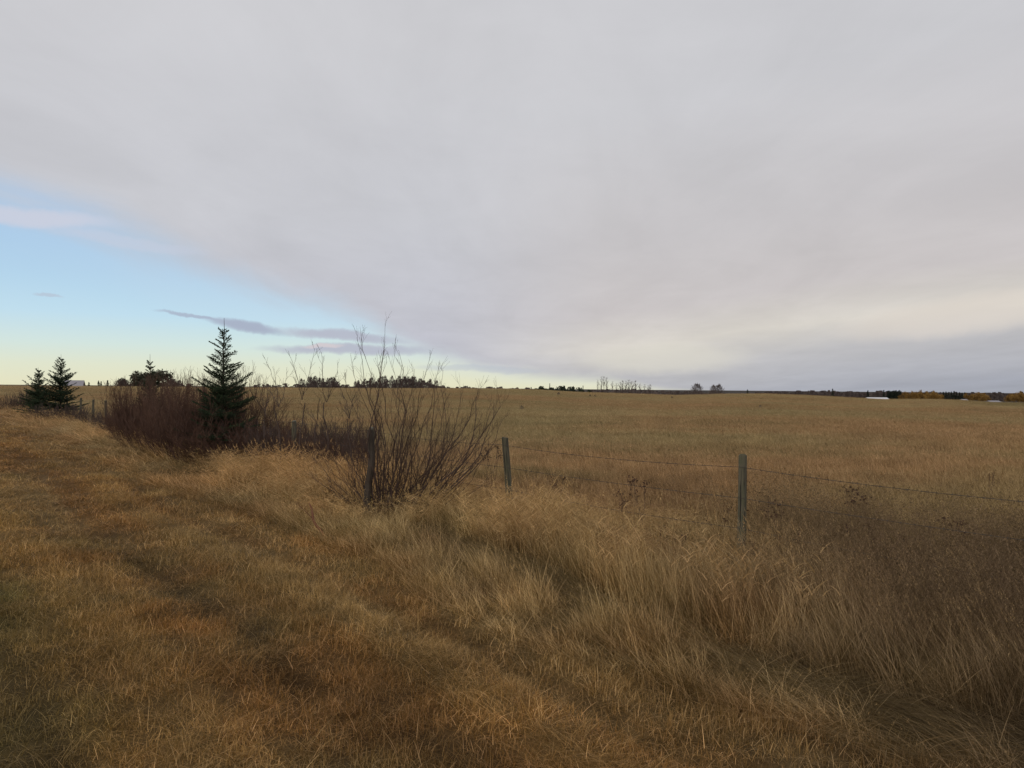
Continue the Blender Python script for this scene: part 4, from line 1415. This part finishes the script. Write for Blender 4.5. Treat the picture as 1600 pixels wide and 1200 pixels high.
# ------------------------------------------------------------------ far buildings
M_WHITE = vary_material('white_metal_roof', (.62, .63, .66), (.78, .79, .80), noise_scale=.6)
M_SIDING = vary_material('pale_siding', (.30, .28, .30), (.42, .40, .42), noise_scale=.8)
M_ROOFG = vary_material('grey_roof', (.26, .25, .28), (.36, .35, .38), noise_scale=.8)
M_WIN = vary_material('dark_window', (.03, .035, .04), (.06, .065, .07), rough=.2)


def building(name, px, D, length, depth, wall_h, roof_h, rz, mats, label, cat, lift=0, wins=3):
    b = at(px, 600, D); b.z = float(H(b.x, b.y)) + lift
    o = empty(name, b, rz)
    L, Dp = length / 2, depth / 2
    mb = MB(); mb.box((-L, -Dp, -2), (L, Dp, wall_h))
    mb.face([(-L, -Dp, wall_h), (-L, Dp, wall_h), (-L, 0, wall_h + roof_h)]); mb.face([(L, -Dp, wall_h), (L, Dp, wall_h), (L, 0, wall_h + roof_h)])
    link('wall', mb.mesh('wall', [mats[0]]), o)
    mb = MB(); ov = .5; t = .18
    for s_ in (-1, 1):
        a = (-L - ov, s_ * (Dp + ov), wall_h - roof_h * ov / Dp + .02); c = (-L - ov, 0, wall_h + roof_h + .02)
        pts_ = [a, (L + ov, a[1], a[2]), (L + ov, 0, c[2]), c]
        mb.face(pts_); mb.face([(p[0], p[1], p[2] + t) for p in pts_])
        for i in range(4):
            p, q = pts_[i], pts_[(i + 1) % 4]
            mb.face([p, q, (q[0], q[1], q[2] + t), (p[0], p[1], p[2] + t)])
    link('roof', mb.mesh('roof', [mats[1]]), o)
    for k in range(wins):
        mb = MB(); cx = -L + length * (k + 1) / (wins + 1)
        mb.box((cx - .5, -Dp - .04, wall_h * .45), (cx + .5, -Dp + .02, wall_h * .8))
        link('window', mb.mesh('window', [M_WIN]), o)
    tag(o, label, cat)


building('farm_house', 116, 300, 6.2, 5.5, 1.9, 2.2, R(20), (M_SIDING, M_ROOFG), 'pale gabled house half hidden behind the two left spruces', 'house')
building('metal_barn', 1370, 700, 19, 9, 1.3, 1.6, R(2), (M_SIDING, M_WHITE), 'long low barn with a white roof below the dark conifers', 'barn', wins=4)
building('farm_shed', 1552, 640, 9, 6, 1.0, 1.0, R(4), (M_SIDING, M_ROOFG), 'grey roofed shed between golden stands near the right edge', 'shed')
building('farm_shed', 1229, 560, 3.6, 3.0, 1.7, .7, R(10), (M_WHITE, M_WHITE), 'right and brighter of two tiny white sheds on the far field edge', 'shed', wins=0)
building('farm_shed', 1221, 560, 3.0, 2.6, 1.0, .4, R(-8), (M_WHITE, M_WHITE), 'left and lower of two tiny white sheds on the far field edge', 'shed', wins=0)
building('farm_shed', 1506, 650, 5, 4, 1.4, 1.0, R(12), (M_SIDING, M_SIDING), 'small pale brown shed under the dark conifers between golden stands', 'shed', wins=1)

# scattered bushes out in the field
for px, py, D, s_, lab in ((873, 612, 150, .2, 'small brown bush far out in the field right of the second post'), (922, 616, 150, .15, 'low brown weed clump right of the first field bush'),
                           (930, 617, 148, .15, 'second low brown clump beside the first field clump'), (1050, 620, 160, .16, 'tiny bush alone below the two skyline bushes'),
                           (1188, 628, 75, .12, 'brown bush in the field above the nearest fence post'), (815, 640, 60, .14, 'small dark tuft in the field above the second post')):
    b = at(px, 600, D); b.z = float(H(b.x, b.y))
    o = link('field_bush', BUSHY[int(px) % 3]); o.location = b
    o.scale = (s_ * .6, s_ * .6, s_ * .62)
    tag(o, lab, 'bush')
